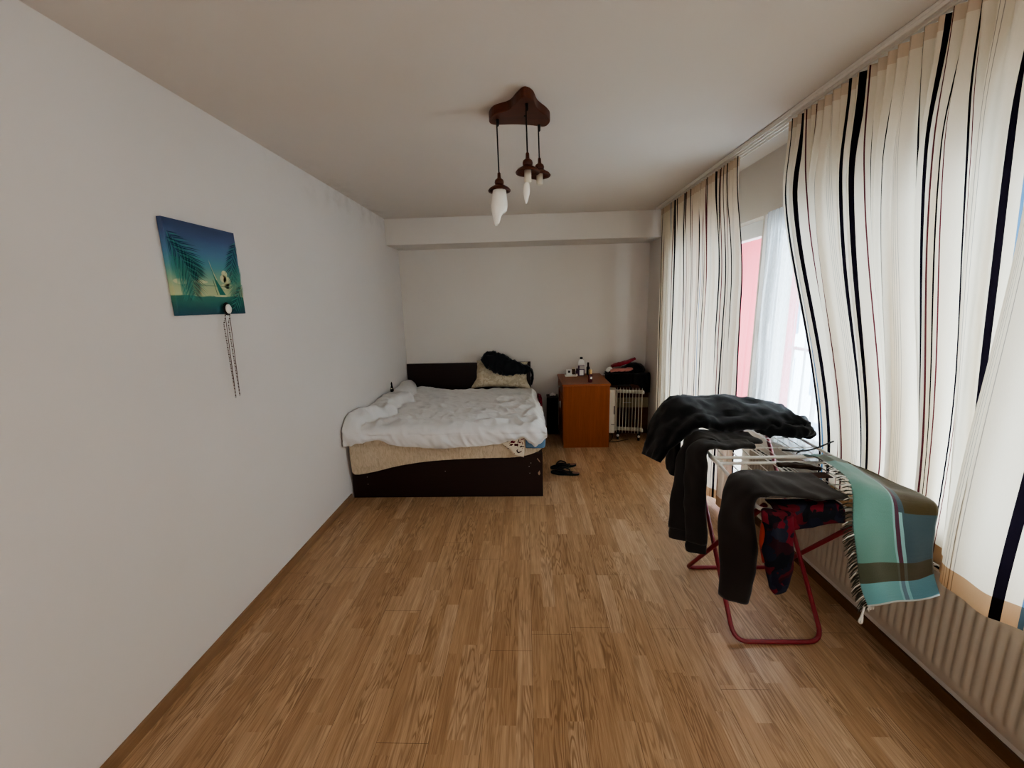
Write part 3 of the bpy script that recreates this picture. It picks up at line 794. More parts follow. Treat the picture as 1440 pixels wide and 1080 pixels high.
MB().lathe([(.002, 0), (.005, .001), (.006, .01), (.012, .018), (.010, .026), (.002, .028)], (DX0-.003, 4.63, DZ-.09), 14, 0, Matrix.Rotation(-PI/2, 4, 'Y')).build('knob', M['silver'], dr, (DX0-.01, 4.63, DZ-.09))
MB().box((DX0+.012, DY_0+.021, .06), (DX1-.03, DY_0+.30, DZ-.155), .003).build('pedestal', M['desk_dark'], dk, (.65, 4.4, .06))
pd = MB().box((DX0-.003, DY_0+.022, .065), (DX0+.011, DY_0+.30, DZ-.158), .003).build('door', M['desktop'], dk, (DX0, 4.4, .3))
MB().box((DX0-.018, DY_0+.25, .40), (DX0-.003, DY_0+.262, .48), .003).build('handle', M['silver'], pd, (DX0, 4.55, .44))

zt = DZ+.0005
def bottle(name, loc, parts, label, cat='bottle', group=None):
    t = thing(name, loc, label, cat, group)
    for nm, prof, mat in parts:
        MB().lathe(prof, loc, 20).build(nm, mat, t, loc)
    return t
# pink body mist with gold cap
bottle('perfume_bottle', (.700, 4.40, zt), [
    ('bottle_body', [(.002, 0), (.022, .001), (.024, .006), (.024, .078), (.020, .088), (.012, .092)], M['pinkliq']),
    ('cap', [(.012, .092), (.019, .093), (.020, .097), (.019, .138), (.015, .142), (.002, .143)], M['gold']),
    ], 'dark red bottle with pale gold cap at the front of the desk')
lbl = [o for o in C.objects if o.name.startswith('perfume_bottle')][0]
b = MB(); nn = 20
ring = []
for k in range(nn):
    a = 2*PI*k/nn; dx, dz = .013*math.cos(a), .013*math.sin(a)
    ang = dx/.0247-.0; ring.append(Vector((.700+.004+.0247*math.sin(ang+.2), 4.40-.0247*math.cos(ang+.2), zt+.052+dz)))
b.poly(ring); b.build('label', M['white'], lbl, (.7, 4.4, zt))
# tall purple and white shower bottle
t = thing('shampoo_bottle', (.655, 4.80, zt), 'tall white and purple bottle with small black cap, desk back', 'bottle')
sq = Matrix.Scale(.55, 4, (0, 1, 0))
MB().lathe([(.002, 0), (.036, .001), (.039, .008), (.040, .10), (.038, .128)], (.655, 4.80, zt), 28, 0, sq).build('bottle_body', M['purple'], t, (.655, 4.8, zt))
MB().lathe([(.0385, .128), (.038, .16), (.030, .187), (.017, .200), (.015, .204)], (.655, 4.80, zt), 28, 0, sq).build('bottle_shoulder', M['white'], t, (.655, 4.8, zt))
MB().box((.632, 4.774, zt+.012), (.680, 4.779, zt+.076), .002).build('label', M['white'], t, (.655, 4.776, zt))
MB().box((.632, 4.774, zt+.086), (.690, 4.778, zt+.122), .002).build('label', M['silver'], t, (.655, 4.776, zt))
MB().lathe([(.014, .204), (.017, .205), (.017, .226), (.014, .229), (.002, .229)], (.655, 4.80, zt), 18).build('cap', M['black'], t, (.655, 4.8, zt))
# white square clock on paper
MB().box((.465, 4.80, zt), (.585, 4.93, zt+.003), .001)
b = MB(); b.box((.462, 4.76, zt), (.60, 4.90, zt+.004), .001)
tag(b.build('notepad', M['white'], None, (.53, 4.83, zt)), 'thin white notepad under the small square clock', 'notepad')
t = thing('clock', (.51, 4.84, zt+.0045), 'small white square clock with dark display on the desk', 'clock')
MB().box((.478, 4.825, zt+.005), (.548, 4.855, zt+.075), .006).build('clock_case', M['white'], t, (.51, 4.84, zt))
MB().box((.500, 4.8235, zt+.036), (.526, 4.8265, zt+.062), .001).build('display', M['black'], t, (.51, 4.825, zt))
bottle('jar', (.575, 4.915, zt), [('jar_body', [(.002, 0), (.020, .001), (.021, .006), (.021, .062), (.017, .068)], M['amber']), ('lid', [(.017, .068), (.020, .069), (.020, .088), (.002, .089)], M['cream'])], 'amber jar with pale lid beside the square clock', 'jar')
bottle('jar', (.602, 4.80, zt), [('jar_body', [(.002, 0), (.012, .001), (.013, .004), (.013, .014), (.010, .016)], M['white']), ('lid', [(.010, .016), (.012, .0165), (.012, .024), (.002, .025)], M['cream'])], 'tiny white pot in front of the amber jar', 'jar')
bottle('cosmetic_bottle', (.612, 4.86, zt), [('bottle_body', [(.002, 0), (.017, .001), (.018, .004), (.018, .048), (.010, .058)], M['purple']), ('cap', [(.009, .058), (.011, .059), (.010, .080), (.002, .081)], M['black'])], 'short dark bottle left of the tall purple bottle', 'bottle')
bottle('spray_bottle', (.745, 4.85, zt), [('bottle_body', [(.002, 0), (.020, .001), (.021, .005), (.021, .095), (.012, .108)], M['black']), ('cap', [(.011, .108), (.012, .109), (.012, .150), (.010, .155), (.002, .156)], M['desk_dark'])], 'slim black spray bottle right of the tall purple bottle', 'bottle')

# black bin in the shadow between bed and desk
bx = thing('waste_bin', (.325, 4.85, 0), 'tall black waste bin between bed and desk', 'bin')
b = MB()
b.prism([(.245, 4.78), (.375, 4.78), (.375, 4.95), (.245, 4.95)], .002, .455, 0, None, .006)
b.build('bin_body', M['blackmat'], bx, (.325, 4.85, 0)); MB().box((.240, 4.775, .455), (.380, 4.955, .475), .004).build('rim', M['black'], bx, (.325, 4.85, .46))
b = MB(); loft(b, [(.275, 4.82, .492), (.31, 4.82, .503), (.35, 4.83, .493)], (0, 1, 0), [.02, .045, .02], [.008, .012, .008], 16, 14, .006, 2, 30)
tag(b.build('paper', M['white'], None, (.31, 4.83, .48)), 'crumpled white paper lying on the black bin', 'paper')

# ------------------------------------------------------------------ oil heater
hx0, hx1, hy, hz0, hz1 = 1.055, 1.335, 4.62, .075, .600
ht = thing('oil_heater', (1.18, hy, 0), 'ivory oil-filled radiator heater on castors beside the desk', 'heater')
fin = None
def fin_outline():
    pts = []
    for cx, cz, a0 in ((.05, .03, -90), (.05, .495, 0), (-.05, .495, 90), (-.05, .03, 180)):
        for k in range(6):
            a = math.radians(a0+k*18); pts.append((cx+.03*math.cos(a), cz+.03*math.sin(a)))
    return pts
rot = Matrix(((0, 0, 1, 0), (1, 0, 0, 0), (0, 1, 0, 0), (0, 0, 0, 1)))
for k in range(9):
    x = hx0+(hx1-hx0)*k/8
    if fin is None:
        b = MB(); b.prism(fin_outline(), -.0022, .0022, 0, rot, .001)
        for z in (.035, .49): b.lathe([(.002, -.0165), (.022, -.016), (.022, .016), (.002, .0165)], (0, 0, z), 14, 0, Matrix.Rotation(PI/2, 4, 'Y'))
        fin = b.build('fin', M['heater'], ht); o = fin
    else: o = fin.copy(); C.objects.link(o); o.parent = ht
    o.location = Vector((x, hy, hz0))-Vector(ht.location)
b = MB(); b.box((hx0-.095, hy-.070, hz0-.01), (hx0-.018, hy+.070, hz1-.005), .014); b.box((hx0-.0175, hy-.05, hz0+.02), (hx0-.004, hy+.05, hz1-.05), .003)
cb = b.build('control_box', M['heater'], ht, (hx0-.05, hy, hz0))
b = MB(); b.box((hx0-.033, hy-.0725, hz1-.30), (hx0-.022, hy-.068, hz1-.20), .001); b.build('vent', M['dslot'], cb, (hx0-.03, hy-.070, .3))
MB().box((hx0-.060, hy-.0725, hz0+.10), (hx0-.022, hy-.068, hz0+.106), .001).build('seam', M['dslot'], cb, (hx0-.03, hy-.070, .2))
for z in (hz1-.035, hz0+.035):
    MB().lathe([(.002, 0), (.018, .001), (.02, .012), (.014, .016), (.002, .017)], (hx1+.006, hy-.03, z), 16, 0, Matrix.Rotation(PI/2, 4, 'Y')).build('end_boss', M['white'], ht, (hx1, hy, z))
for x in (hx0+.02, hx1-.025):
    MB().box((x-.018, hy-.10, .042), (x+.018, hy+.10, .068), .006).build('caster_bar', M['black'], ht, (x, hy, .05))
    for y in (hy-.08, hy+.08):
        b = MB(); b.lathe([(.004, -.012), (.018, -.012), (.022, -.008), (.022, .008), (.018, .012), (.004, .012)], (x, y, .0225), 16, 0, Matrix.Rotation(PI/2, 4, 'Y')); w_ = b.build('caster', M['black'], ht, (x, y, .02))
    b = MB(); b.lathe([(.002, 0), (.015, .001), (.016, .006), (.01, .009), (.002, .009)], (x, hy-.101, .058), 14, 0, Matrix.Rotation(PI/2, 4, 'X')); b.build('hub_cap', M['white'], ht, (x, hy-.10, .05))
b = MB(); b.tube(arc_pts([(hx0+.01, hy, hz1-.02), (hx0+.01, hy, hz1+.035), (hx0+.15, hy, hz1+.035), (hx0+.15, hy, hz1-.02)], .02), .008); b.build('handle', M['black'], ht, (hx0+.08, hy, hz1))
b = MB(); b.tube(spline([(hx0-.05, hy-.06, hz0-.008), (hx0-.04, hy-.10, .03), (hx0-.06, hy-.16, .006), (hx0-.10, hy-.21, .006), (hx0-.02, hy-.20, .006), (hx0+.06, hy-.14, .006), (hx0+.14, hy-.07, .006)], 40), .004, 8)
b.build('power_cord', M['black'], ht, (hx0, hy-.1, 0))
ht.rotation_euler = (0, 0, math.radians(-14.5))
# low cabinet behind the heater with a pile of clothes
cbx = thing('cabinet', (1.2, 4.85, 0), 'low brown cabinet with beige drawer front in the back right corner', 'cabinet')
MB().box((.935, 4.775, .001), (1.462, 4.975, .70), .004).build('carcass', M['browncab'], cbx, (1.2, 4.85, 0))
dq = MB().box((.945, 4.758, .335), (1.458, 4.774, .455), .003).build('drawer', M['beigecab'], cbx, (1.2, 4.72, .4))
MB().box((1.15, 4.746, .395), (1.25, 4.758, .403), .002).build('handle', M['silver'], dq, (1.2, 4.71, .4))
MB().box((.945, 4.758, .04), (1.458, 4.774, .325), .003).build('door', M['browncab'], cbx, (1.2, 4.72, .2))
g = MB()
loft(g, [(.955, 4.86, .745), (1.05, 4.855, .755), (1.18, 4.855, .77), (1.27, 4.855, .795), (1.36, 4.86, .785), (1.41, 4.86, .755)], (0, 1, 0), [.05, .085, .095, .095, .09, .05], [.018, .03, .045, .07, .06, .03], 50, 26, .014, 2, 18)
rows = [[Vector((x, y, max(z, .655 if x < 1.32 else 0)+.012*nz(x*12, k, 3)-(.02*k if x < 1.32 and k > 2 else 0)*.3)) for x in (.93, 1.0, 1.1, 1.2, 1.3, 1.4, 1.455)] for k, (y, z) in enumerate(((4.83, .745), (4.75, .750), (4.725, .715), (4.722, .62), (4.724, .53)))]
S_ = displace(surf(rows, 24, 60), lambda i, j, p: .010*ridged(p.x*14, p.z*5, 2))
g.grid(S_, None, .006)
tag(g.build('coat', M['jblack'], None, (1.2, 4.8, .75)), 'heap of black coats piled on the low cabinet behind the heater', 'coat')
g = MB(); loft(g, [(.99, 4.735, .792), (1.06, 4.72, .806), (1.13, 4.715, .806), (1.20, 4.712, .812), (1.24, 4.715, .82)], (0, 1, .05), [.03, .04, .045, .05, .03], [.010, .014, .012, .014, .008], 30, 18, .008, 3, 25)
tag(g.build('shirt', M['pinkcl'], None, (1.1, 4.74, .77)), 'pale pink garment on the black coats, front of the heap', 'shirt')
g = MB(); loft(g, [(1.02, 4.83, .835), (1.08, 4.83, .85), (1.15, 4.83, .865), (1.24, 4.83, .897), (1.30, 4.83, .925)], (0, 1, 0), [.03, .05, .06, .05, .03], [.012, .02, .018, .014, .008], 30, 18, .010, 6, 25)
tag(g.build('shirt', M['redcl2'], None, (1.15, 4.83, .82)), 'crimson garment folded behind the pink one on the heap', 'shirt')
g = MB(); loft(g, [(.955, 4.76, .785), (.99, 4.80, .806), (1.005, 4.84, .815)], (1, 0, 0), [.02, .03, .02], [.008, .014, .008], 18, 14, .005, 8, 25)
tag(g.build('cloth', M['white'], None, (.98, 4.8, .77)), 'small white cloth at the left end of the clothes heap', 'cloth')

# ------------------------------------------------------------------ flip-flops
def flipflop(loc, rz, label):
    t = thing('flip_flop', loc, label, 'flip-flop', 'flip-flops beside the bed')
    out = []
    for k in range(40):
        a = 2*PI*k/40; c_, s_ = math.cos(a), math.sin(a)
        w = .045*(1+.16*c_)*(1-.18*math.exp(-((c_+.15)/.35)**2)); out.append((.135*c_, w*s_))
    Mx = Matrix.Translation(loc) @ Matrix.Rotation(rz, 4, 'Z')
    MB().prism(out, .001, .020, 0, Mx, .003).build('sole', M['sole'], t, loc)
    MB().prism([(x*.25-.103, y*.55) for x, y in out], .0203, .0218, 0, Mx, 0).build('heel_print', M['soletip'], t, loc)
    b = MB()
    for sg in (-1, 1):
        pts = spline([Vector((.075, 0, .022)), Vector((.062, sg*.012, .045)), Vector((.02, sg*.034, .055)), Vector((-.03, sg*.040, .035)), Vector((-.045, sg*.040, .018))], 24)
        b.tube([Mx @ p for p in pts], [.005+.004*math.sin(PI*k/23) for k in range(24)], 8)
    b.build('strap', M['black'], t, loc)
flipflop(Vector((.345, 3.76, 0)), math.radians(196), 'dark flip-flop of the pair lying nearer the desk')
flipflop(Vector((.345, 3.60, 0)), math.radians(168), 'dark flip-flop of the pair lying nearer the viewer')

# ------------------------------------------------------------------ ceiling lamp
lp = thing('ceiling_lamp', (0, 2.15, H), 'dark wooden three-arm ceiling lamp with hanging cords, only two bulbs', 'ceiling lamp')
ctrl = [(-.165, 2.215), (-.135, 2.145), (-.06, 2.10), (-.022, 2.03), (.012, 1.985), (.05, 2.02), (.075, 2.11), (.122, 2.19), (.140, 2.25), (.115, 2.305), (.05, 2.285), (-.03, 2.265), (-.11, 2.262), (-.15, 2.255)]
out = []; n_ = len(ctrl)
for i in range(n_):
    p = [Vector((ctrl[(i+k) % n_][0], ctrl[(i+k) % n_][1], 0)) for k in (-1, 0, 1, 2)]
    for k in range(5): q = cr(*p, k/5); out.append((q.x, q.y))
b = MB(); b.prism(out, H-.042, H-.001, 0, None, .004); pl = b.build('ceiling_plate', M['lampwood'], lp, (0, 2.15, H))
MB().lathe([(.002, -.004), (.006, -.003), (.007, 0), (.002, .001)], (.015, 2.17, H-.0425), 12).build('screw', M['black'], pl, (.015, 2.17, H-.043))
def pendant(x, y, zneck, label, bulb=None, shade=False):
    ztop = H-.043
    pd = MB().tube(spline([(x-.004, y, ztop), (x-.002, y, (ztop+zneck)/2), (x, y, zneck)], 12), .0035, 8).build('cord', M['black'], lp, (x, y, ztop))
    MB().lathe([(.0035, -.03), (.007, -.025), (.008, 0), (.002, .001)], (x, y, ztop), 12).build('cord_grip', M['black'], pd, (x, y, ztop))
    z = zneck
    MB().lathe([(.004, .03), (.008, .025), (.009, .004), (.012, 0), (.021, -.006), (.024, -.016), (.022, -.026), (.018, -.030)], (x, y, z), 20).build('socket_cap', M['lampwood'], pd, (x, y, z))
    MB().lathe([(.016, -.030), (.030, -.034), (.050, -.046), (.058, -.056), (.056, -.061), (.045, -.054), (.02, -.046), (.004, -.044)], (x, y, z), 32).build('disc_shade', M['lampwood'], pd, (x, y, z))
    if not shade:
        MB().lathe([(.004, -.046), (.0165, -.048), (.0165, -.096), (.014, -.101), (.004, -.101)], (x, y, z), 18).build('bulb_holder', M['cream'], pd, (x, y, z))
    if bulb:
        prof = [(.010, 0), (.014, -.012), (.0165, -.035), (.015, -.055), (.009, -.078), (.003, -.094), (.001, -.096)]
        MB().lathe([(r, z0-.100) for r, z0 in prof], (x, y, z), 18, 0, Matrix.Rotation(math.radians(3), 4, 'Y')).build('bulb', M['bulb'], pd, (x, y, z-.1))
    if shade:
        # tulip-like frosted glass, open and cut off slanting at the bottom
        vs = []; fs = []; seg = 28
        prof = [(.034, -.056), (.037, -.075), (.041, -.105), (.043, -.130), (.040, -.155), (.034, -.180), (.028, -.205), (.024, -.222)]
        for k, (r, zz_) in enumerate(prof):
            for j in range(seg):
                a = 2*PI*j/seg; lob = 1+.05*math.cos(3*a+.5)*k/7; cut = ss(-.2, .9, math.cos(a-.2))*max(0, k-4)/3*.055
                vs.append(Vector((x-.006*k/7*1.6+r*lob*math.cos(a), y+r*lob*math.sin(a), z+zz_+cut)))
        for k in range(len(prof)-1):
            for j in range(seg): fs.append((k*seg+j, k*seg+(j+1) % seg, (k+1)*seg+(j+1) % seg, (k+1)*seg+j))
        b = MB(); b.add(vs, fs); g_ = b.build('glass_shade', M['bulb'], pd, (x, y, z-.06))
        MB().lathe([(.004, -.046), (.0165, -.048), (.0165, -.096), (.010, -.11), (.014, -.13), (.010, -.16), (.002, -.18)], (x, y, z), 16).build('bulb_holder', M['cream'], pd, (x, y, z))
pendant(-.122, 2.20, 2.225, '', shade=True)
pendant(.022, 2.05, 2.262, '', bulb=True)
pendant(.086, 2.28, 2.312, '')

# ------------------------------------------------------------------ picture with a beaded pendant hung on it
py0, py1, pz0, pz1 = 1.702, 2.122, 1.587, 1.992
FX = XL+.024
pic = MB(); pic.box((XL+.002, py0, pz0), (FX, py1, pz1), .002, 0)
def A(a, b, e): return Vector((FX+.0004+e*.0003, py0+(py1-py0)*a, pz0+(pz1-pz0)*b))
def blob(mb, a, b, ra, rb, mi, e, n=18): mb.poly([A(a+ra*math.cos(2*PI*k/n), b+rb*math.sin(2*PI*k/n), e) for k in range(n)], mi)
for a, b_, ra, rb in ((.72, .33, .07, .035), (.76, .40, .06, .05), (.70, .42, .05, .045), (.78, .33, .07, .04), (.73, .48, .045, .04), (.10, .36, .10, .03), (.36, .37, .10, .018)): blob(pic, a, b_, ra, rb, 1, 1+int(a*10) % 3)
pic.poly([A(.30, .325, 4), (A(.80, .325, 4)), A(.84, .335, 4), A(.30, .34, 4)], 4)
pic.poly([A(.515, .625, 5), A(.56, .44, 5), A(.70, .228, 5), A(.605, .228, 5), A(.57, .36, 5)], 2)
pic.poly([A(.512, .63, 6), A(.528, .56, 6), A(.60, .40, 6), A(.585, .40, 6)], 1)
pic.poly([A(.53, .40, 5), A(.537, .40, 5), A(.575, .225, 5), A(.567, .225, 5)], 3)
pic.poly([A(.50, .222, 6), A(.74, .222, 6), A(.70, .205, 6), A(.54, .205, 6)], 1)
def frond(p0, p1, bend, n, ln, mi, e):
    pts = []
    for k in range(n+1):
        t = k/n; pts.append(Vector((p0[0]+(p1[0]-p0[0])*t+bend*math.sin(PI*t), p0[1]+(p1[1]-p0[1])*t, 0)))
    for k in range(1, n+1):
        d = (pts[k]-pts[k-1]).normalized(); nr = Vector((-d.y, d.x, 0))
        for sg in (-1, 1):
            l = ln*(.35+.65*math.sin(PI*min(1, .12+.8*k/n)))*(.8+.4*random.random())
            tip = pts[k]+(d*.75+nr*sg*.75)*l; w = nr*sg*.006+d*.012
            q = [pts[k-1], pts[k-1]+w+d*.004, tip, pts[k-1]+(tip-pts[k-1])*.5-d*.007]
            q = [Vector((min(.998, max(.002, v.x)), min(.998, max(.002, v.y)), 0)) for v in q]
            pic.poly([A(v.x, v.y, e+(k % 3)) for v in q], mi if (k+sg) % 3 else (mi+1 if mi == 5 else mi))
frond((.02, .86), (.34, .44), .06, 26, .20, 5, 8); frond((.0, .80), (.25, .22), .07, 28, .22, 5, 11); frond((0, .62), (.16, .20), .05, 20, .18, 6, 14)
frond((1.0, .88), (.86, .40), -.05, 22, .15, 5, 8); frond((1.0, .60), (.84, .10), -.04, 24, .15, 6, 11); frond((1.0, .36), (.80, .04), -.02, 18, .14, 5, 14)
pm = [canvas_mat(pz0, pz1)] + [simple('paint_'+n, c, .6, .25, var=.2, scale=60) for n, c in (('cloud', 'c9c9a0'), ('sail', '2f7567'), ('mast', '3b5f4c'), ('haze', '8fa283'), ('palm', '0f3f4c'), ('palmlight', '4a9588'))]
o = tag(pic.build('painting', pm, None, (XL+.01, (py0+py1)/2, pz0)), 'unframed canvas of a sailing boat between palm fronds on the left wall', 'painting')
nk = thing('necklace', (FX+.01, 1.99, 1.60), 'bead chain with white oval medallion hanging over the painting edge', 'necklace')
cy, cz = 1.975, 1.612
b = MB(); b.lathe([(.002, 0), (.021, .001), (.023, .005), (.021, .009), (.002, .010)], (FX+.008, cy, cz), 24, 0, Matrix.Rotation(PI/2, 4, 'Y') @ Matrix.Scale(1.25, 4, (1, 0, 0))); me_ = b.build('setting', M['black'], nk, (FX+.01, cy, cz))
b = MB(); b.lathe([(.018, 0), (.0185, .004), (.013, .009), (.002, .011)], (FX+.0175, cy, cz), 24, 0, Matrix.Rotation(PI/2, 4, 'Y') @ Matrix.Scale(1.25, 4, (1, 0, 0))); b.build('stone', M['white'], me_, (FX+.012, cy, cz))
ico = bmesh.new(); bmesh.ops.create_icosphere(ico, subdivisions=1, radius=.0042); iv = [v.co.copy() for v in ico.verts]; iff = [[v.index for v in f.verts] for f in ico.faces]; ico.free()
b = MB()
for k in range(16):
    a = 2*PI*k/16; q = Vector((FX+.012, cy+.0235*math.cos(a), cz+.029*math.sin(a))); b.add([q+v*.9 for v in iv], iff)
b.build('bead_rim', M['black'], me_, (FX+.012, cy, cz))
for ytop, ybot, zb in ((1.960, 1.905, 1.168), (1.990, 1.945, 1.172)):
    b = MB(); n = 48
    for k in range(n):
        t = k/(n-1); q = Vector((FX+.009-.014*ss(0, .12, t)+.0, ytop+(ybot-ytop)*0, cz-.03-(cz-.03-zb)*t))
        b.add([q+v*(1 if k % 2 else .8) for v in iv], iff, k % 2)
    b.tube([(FX+.009, ytop, cz-.02), (FX-.004, ytop, zb)], .0012, 6)
    b.build('hanging_beads', [M['lampwood'], M['silver']], nk, (FX+.01, ytop, cz))

# ------------------------------------------------------------------ clothes rack
rk = thing('drying_rack', (1.16, 1.91, 0), 'folding clothes drying rack with white top frame and red crossed legs', 'drying rack')
RZ = .85
def rail_x(y, side): return (.830+(y-1.36)*.115) if side == 0 else (1.402+(y-1.36)*.085)
def RP(y, f, z=RZ): return Vector((rail_x(y, 0)+(rail_x(y, 1)-rail_x(y, 0))*f, y, z))
for nm, ya_, yb_ in (('top_frame', 1.36, 1.785), ('top_frame', 1.855, 2.44)):
    b = MB(); b.tube(arc_pts([RP((ya_+yb_)/2, 0), RP(ya_, 0), RP(ya_, 1), RP(yb_, 1), RP(yb_, 0), RP((ya_+yb_)/2, 0)], .03), .0075, 10)
    fr_ = b.build(nm, M['rackw'], rk, (1.16, (ya_+yb_)/2, RZ))
    b = MB()
    for k in range(1, 9): b.tube([RP(ya_, k/9, RZ-.004), RP(yb_, k/9, RZ-.004)], .0022, 6)
    for k in range(1, 4): y = ya_+(yb_-ya_)*k/4; b.tube([RP(y, 0, RZ-.008), RP(y, 1, RZ-.008)], .0022, 6)
    b.build('wire_grid', M['rackw'], fr_, (1.16, (ya_+yb_)/2, RZ-.004))
for f in (0, 1):
    b = MB(); p = RP(1.785, f); q = RP(1.855, f); b.tube([p+Vector((0, -.03, -.001)), q+Vector((0, .03, -.001))], .0105, 10); b.build('hinge', M['white'], rk, (p.x, 1.82, RZ))
# U-shaped legs: near foot rises to the far half, far foot rises to the near half
b = MB(); b.tube(arc_pts([RP(2.36, .06, RZ-.02), (.955, 1.655, .011), (1.362, 1.655, .011), RP(2.36, .88, RZ-.02)], .07), .0105, 12); b.build('leg_frame', M['red'], rk, (1.16, 1.65, 0))
b = MB(); b.tube(arc_pts([RP(1.43, .09, RZ-.02), (.945, 2.20, .011), (1.46, 2.20, .011), RP(1.43, .93, RZ-.02)], .05), .0105, 12); b.build('leg_frame', M['red'], rk, (1.2, 2.2, 0))

# far: black jacket over the far end
j = MB()
loft(j, [(.700, 2.20, .715), (.745, 2.22, .805), (.820, 2.24, .910), (.905, 2.245, 0.982), (1.02, 2.24, 0.971), (1.15, 2.21, 0.978), (1.29, 2.18, 0.974), (1.39, 2.14, 0.958), (1.46, 2.10, .930), (1.478, 2.08, .915)],
     (0, 1, .13), [.10, .14, .19, .215, .21, .20, .18, .14, .09, .05], [.014, .022, .030, .034, .036, .040, .042, .045, .03, .012], 90, 40, .019, 1.7, 13)
loft(j, [(.90, 2.26, .940), (.868, 2.26, .90), (.852, 2.26, .82), (.846, 2.26, .70), (.842, 2.26, .60)], (0, 1, 0), [.06, .08, .085, .08, .055], [.012, .018, .022, .02, .012], 40, 20, .010, 4.2, 14)
loft(j, [(1.19, 2.03, .925), (1.26, 2.03, .930), (1.34, 2.03, .934), (1.42, 2.04, .925), (1.455, 2.05, .905)], (0, 1, .1), [.03, .05, .065, .06, .04], [.014, .026, .032, .032, .02], 40, 22, .016, 9.3, 18)
jo = tag(j.build('jacket', M['jblack'], None, (1.1, 2.2, .9)), 'bulky black jacket heaped over the far end of the drying rack', 'jacket')
# charcoal joggers: waist on the rack, two cuffed legs hanging over the left rail
j = MB()
loft(j, [(1.17, 2.05, .888), (1.08, 2.045, .888), (.99, 2.04, .889), (.935, 2.035, .896), (.886, 2.02, .893), (.850, 1.99, .84), (.825, 1.985, .72), (.810, 1.985, .55), (.804, 1.985, .40)],
     [(0, 1, 0)]*5+[(-.25, .9, 0), (-.6, .7, 0), (-.85, .5, 0), (-.9, .4, 0)], [.09, .10, .105, .105, .10, .085, .070, .062, .055], [.010, .012, .013, .014, .014, .016, .022, .024, .022], 90, 28, .008, 2.1, 13)
loft(j, [(1.10, 1.93, .891), (1.02, 1.93, .890), (.955, 1.93, .891), (.908, 1.93, .897), (.860, 1.925, .890), (.834, 1.92, .835), (.836, 1.91, .70), (.850, 1.905, .52), (.856, 1.90, .375)],
     [(0, 1, 0)]*5+[(-.25, .9, 0), (-.6, .7, 0), (-.85, .5, 0), (-.9, .4, 0)], [.045, .05, .055, .058, .06, .062, .058, .054, .048], [.009, .011, .012, .013, .014, .018, .024, .026, .022], 90, 26, .009, 5.1, 13)
jt = j.build('jogging_trousers', M['char'], None, (1.0, 2.0, .88))
for pts, hw in (([(.804, 1.985, .403), (.804, 1.985, .365), (.804, 1.985, .345)], .054), ([(.856, 1.90, .378), (.856, 1.90, .345), (.857, 1.90, .325)], .048)):
    b = MB(); loft(b, pts, (.9, -.4, 0), [hw, hw*1.05, hw*1.0], [.024, .027, .025], 14, 24, .003, 1, 30, 0, .6); b.build('cuff', M['char'], jt, pts[1])
tag(jt, 'charcoal jogging trousers with cuffed legs hanging off the left rail, far half of rack', 'trousers')
# near: dark trousers laid across, one leg hanging over the left rail
j = MB()
loft(j, [(1.135, 1.46, .890), (1.09, 1.46, .893), (1.03, 1.46, .897), (.96, 1.46, .901), (.895, 1.46, .906), (.852, 1.46, .908), (.812, 1.457, .890), (.797, 1.45, .82), (.802, 1.44, .70), (.806, 1.432, .57), (.800, 1.427, .435)],
     [(0, 1, 0)]*7+[(-.1, .95, 0), (-.45, .8, 0), (-.75, .6, 0), (-.85, .5, 0)], [.105, .113, .115, .115, .114, .11, .10, .088, .070, .060, .054], [.010, .011, .012, .013, .015, .018, .020, .022, .026, .028, .026], 120, 30, .008, 7.7, 11)
tag(j.build('trousers', M['char2'], None, (1.0, 1.48, .88)), 'dark brown-black trousers across the near half of the rack, one leg hanging down', 'trousers')
# checked flannel shirt under them, folded over the near crossbar
j = MB()
FS = (.06, .15, .27, .39, .49)
rows = [[RP(1.40, f, .870) for f in FS], [RP(1.38, f, .870) for f in FS],
        [Vector((RP(1.36, f).x, 1.352, .870)) for f in FS], [Vector((RP(1.36, f).x, 1.338, .852)) for f in FS],
        [Vector((RP(1.36, f).x, 1.332+.004*math.sin(f*20), z)) for f, z in zip(FS, (.79, .785, .795, .808, .815))]]
rows = [[p if i < 2 else p for p in r] for i, r in enumerate(rows)]
S_ = displace(surf(rows, 26, 50), lambda i, j_, p: .004*ridged(p.x*16, i*3, 4)*ss(.5, .8, i))
j.grid(S_, None, .003)
loft(j, [(.875, 1.338, .858), (.872, 1.322, .84), (.872, 1.312, .76), (.878, 1.305, .67), (.884, 1.30, .60), (.892, 1.30, .565)], (1, .25, 0), [.050, .058, .056, .050, .044, .022], [.010, .016, .020, .022, .018, .008], 60, 24, .011, 3.3, 16)
jo = j.build('flannel_shirt', M['pj'], None, (1.0, 1.36, .86))
b = MB(); loft(b, [(.845, 1.334, .860), (.832, 1.318, .835), (.826, 1.308, .76), (.832, 1.302, .68)], (1, .2, 0), [.012, .018, .018, .010], [.006, .008, .008, .005], 24, 12, .004, 6, 22)
tag(b.build('collar', M['pjred'], jo, (.84, 1.32, .8)), 'rust red edge')
tag(jo, 'dark checked flannel garment in navy and red, folded over near crossbar', 'shirt')
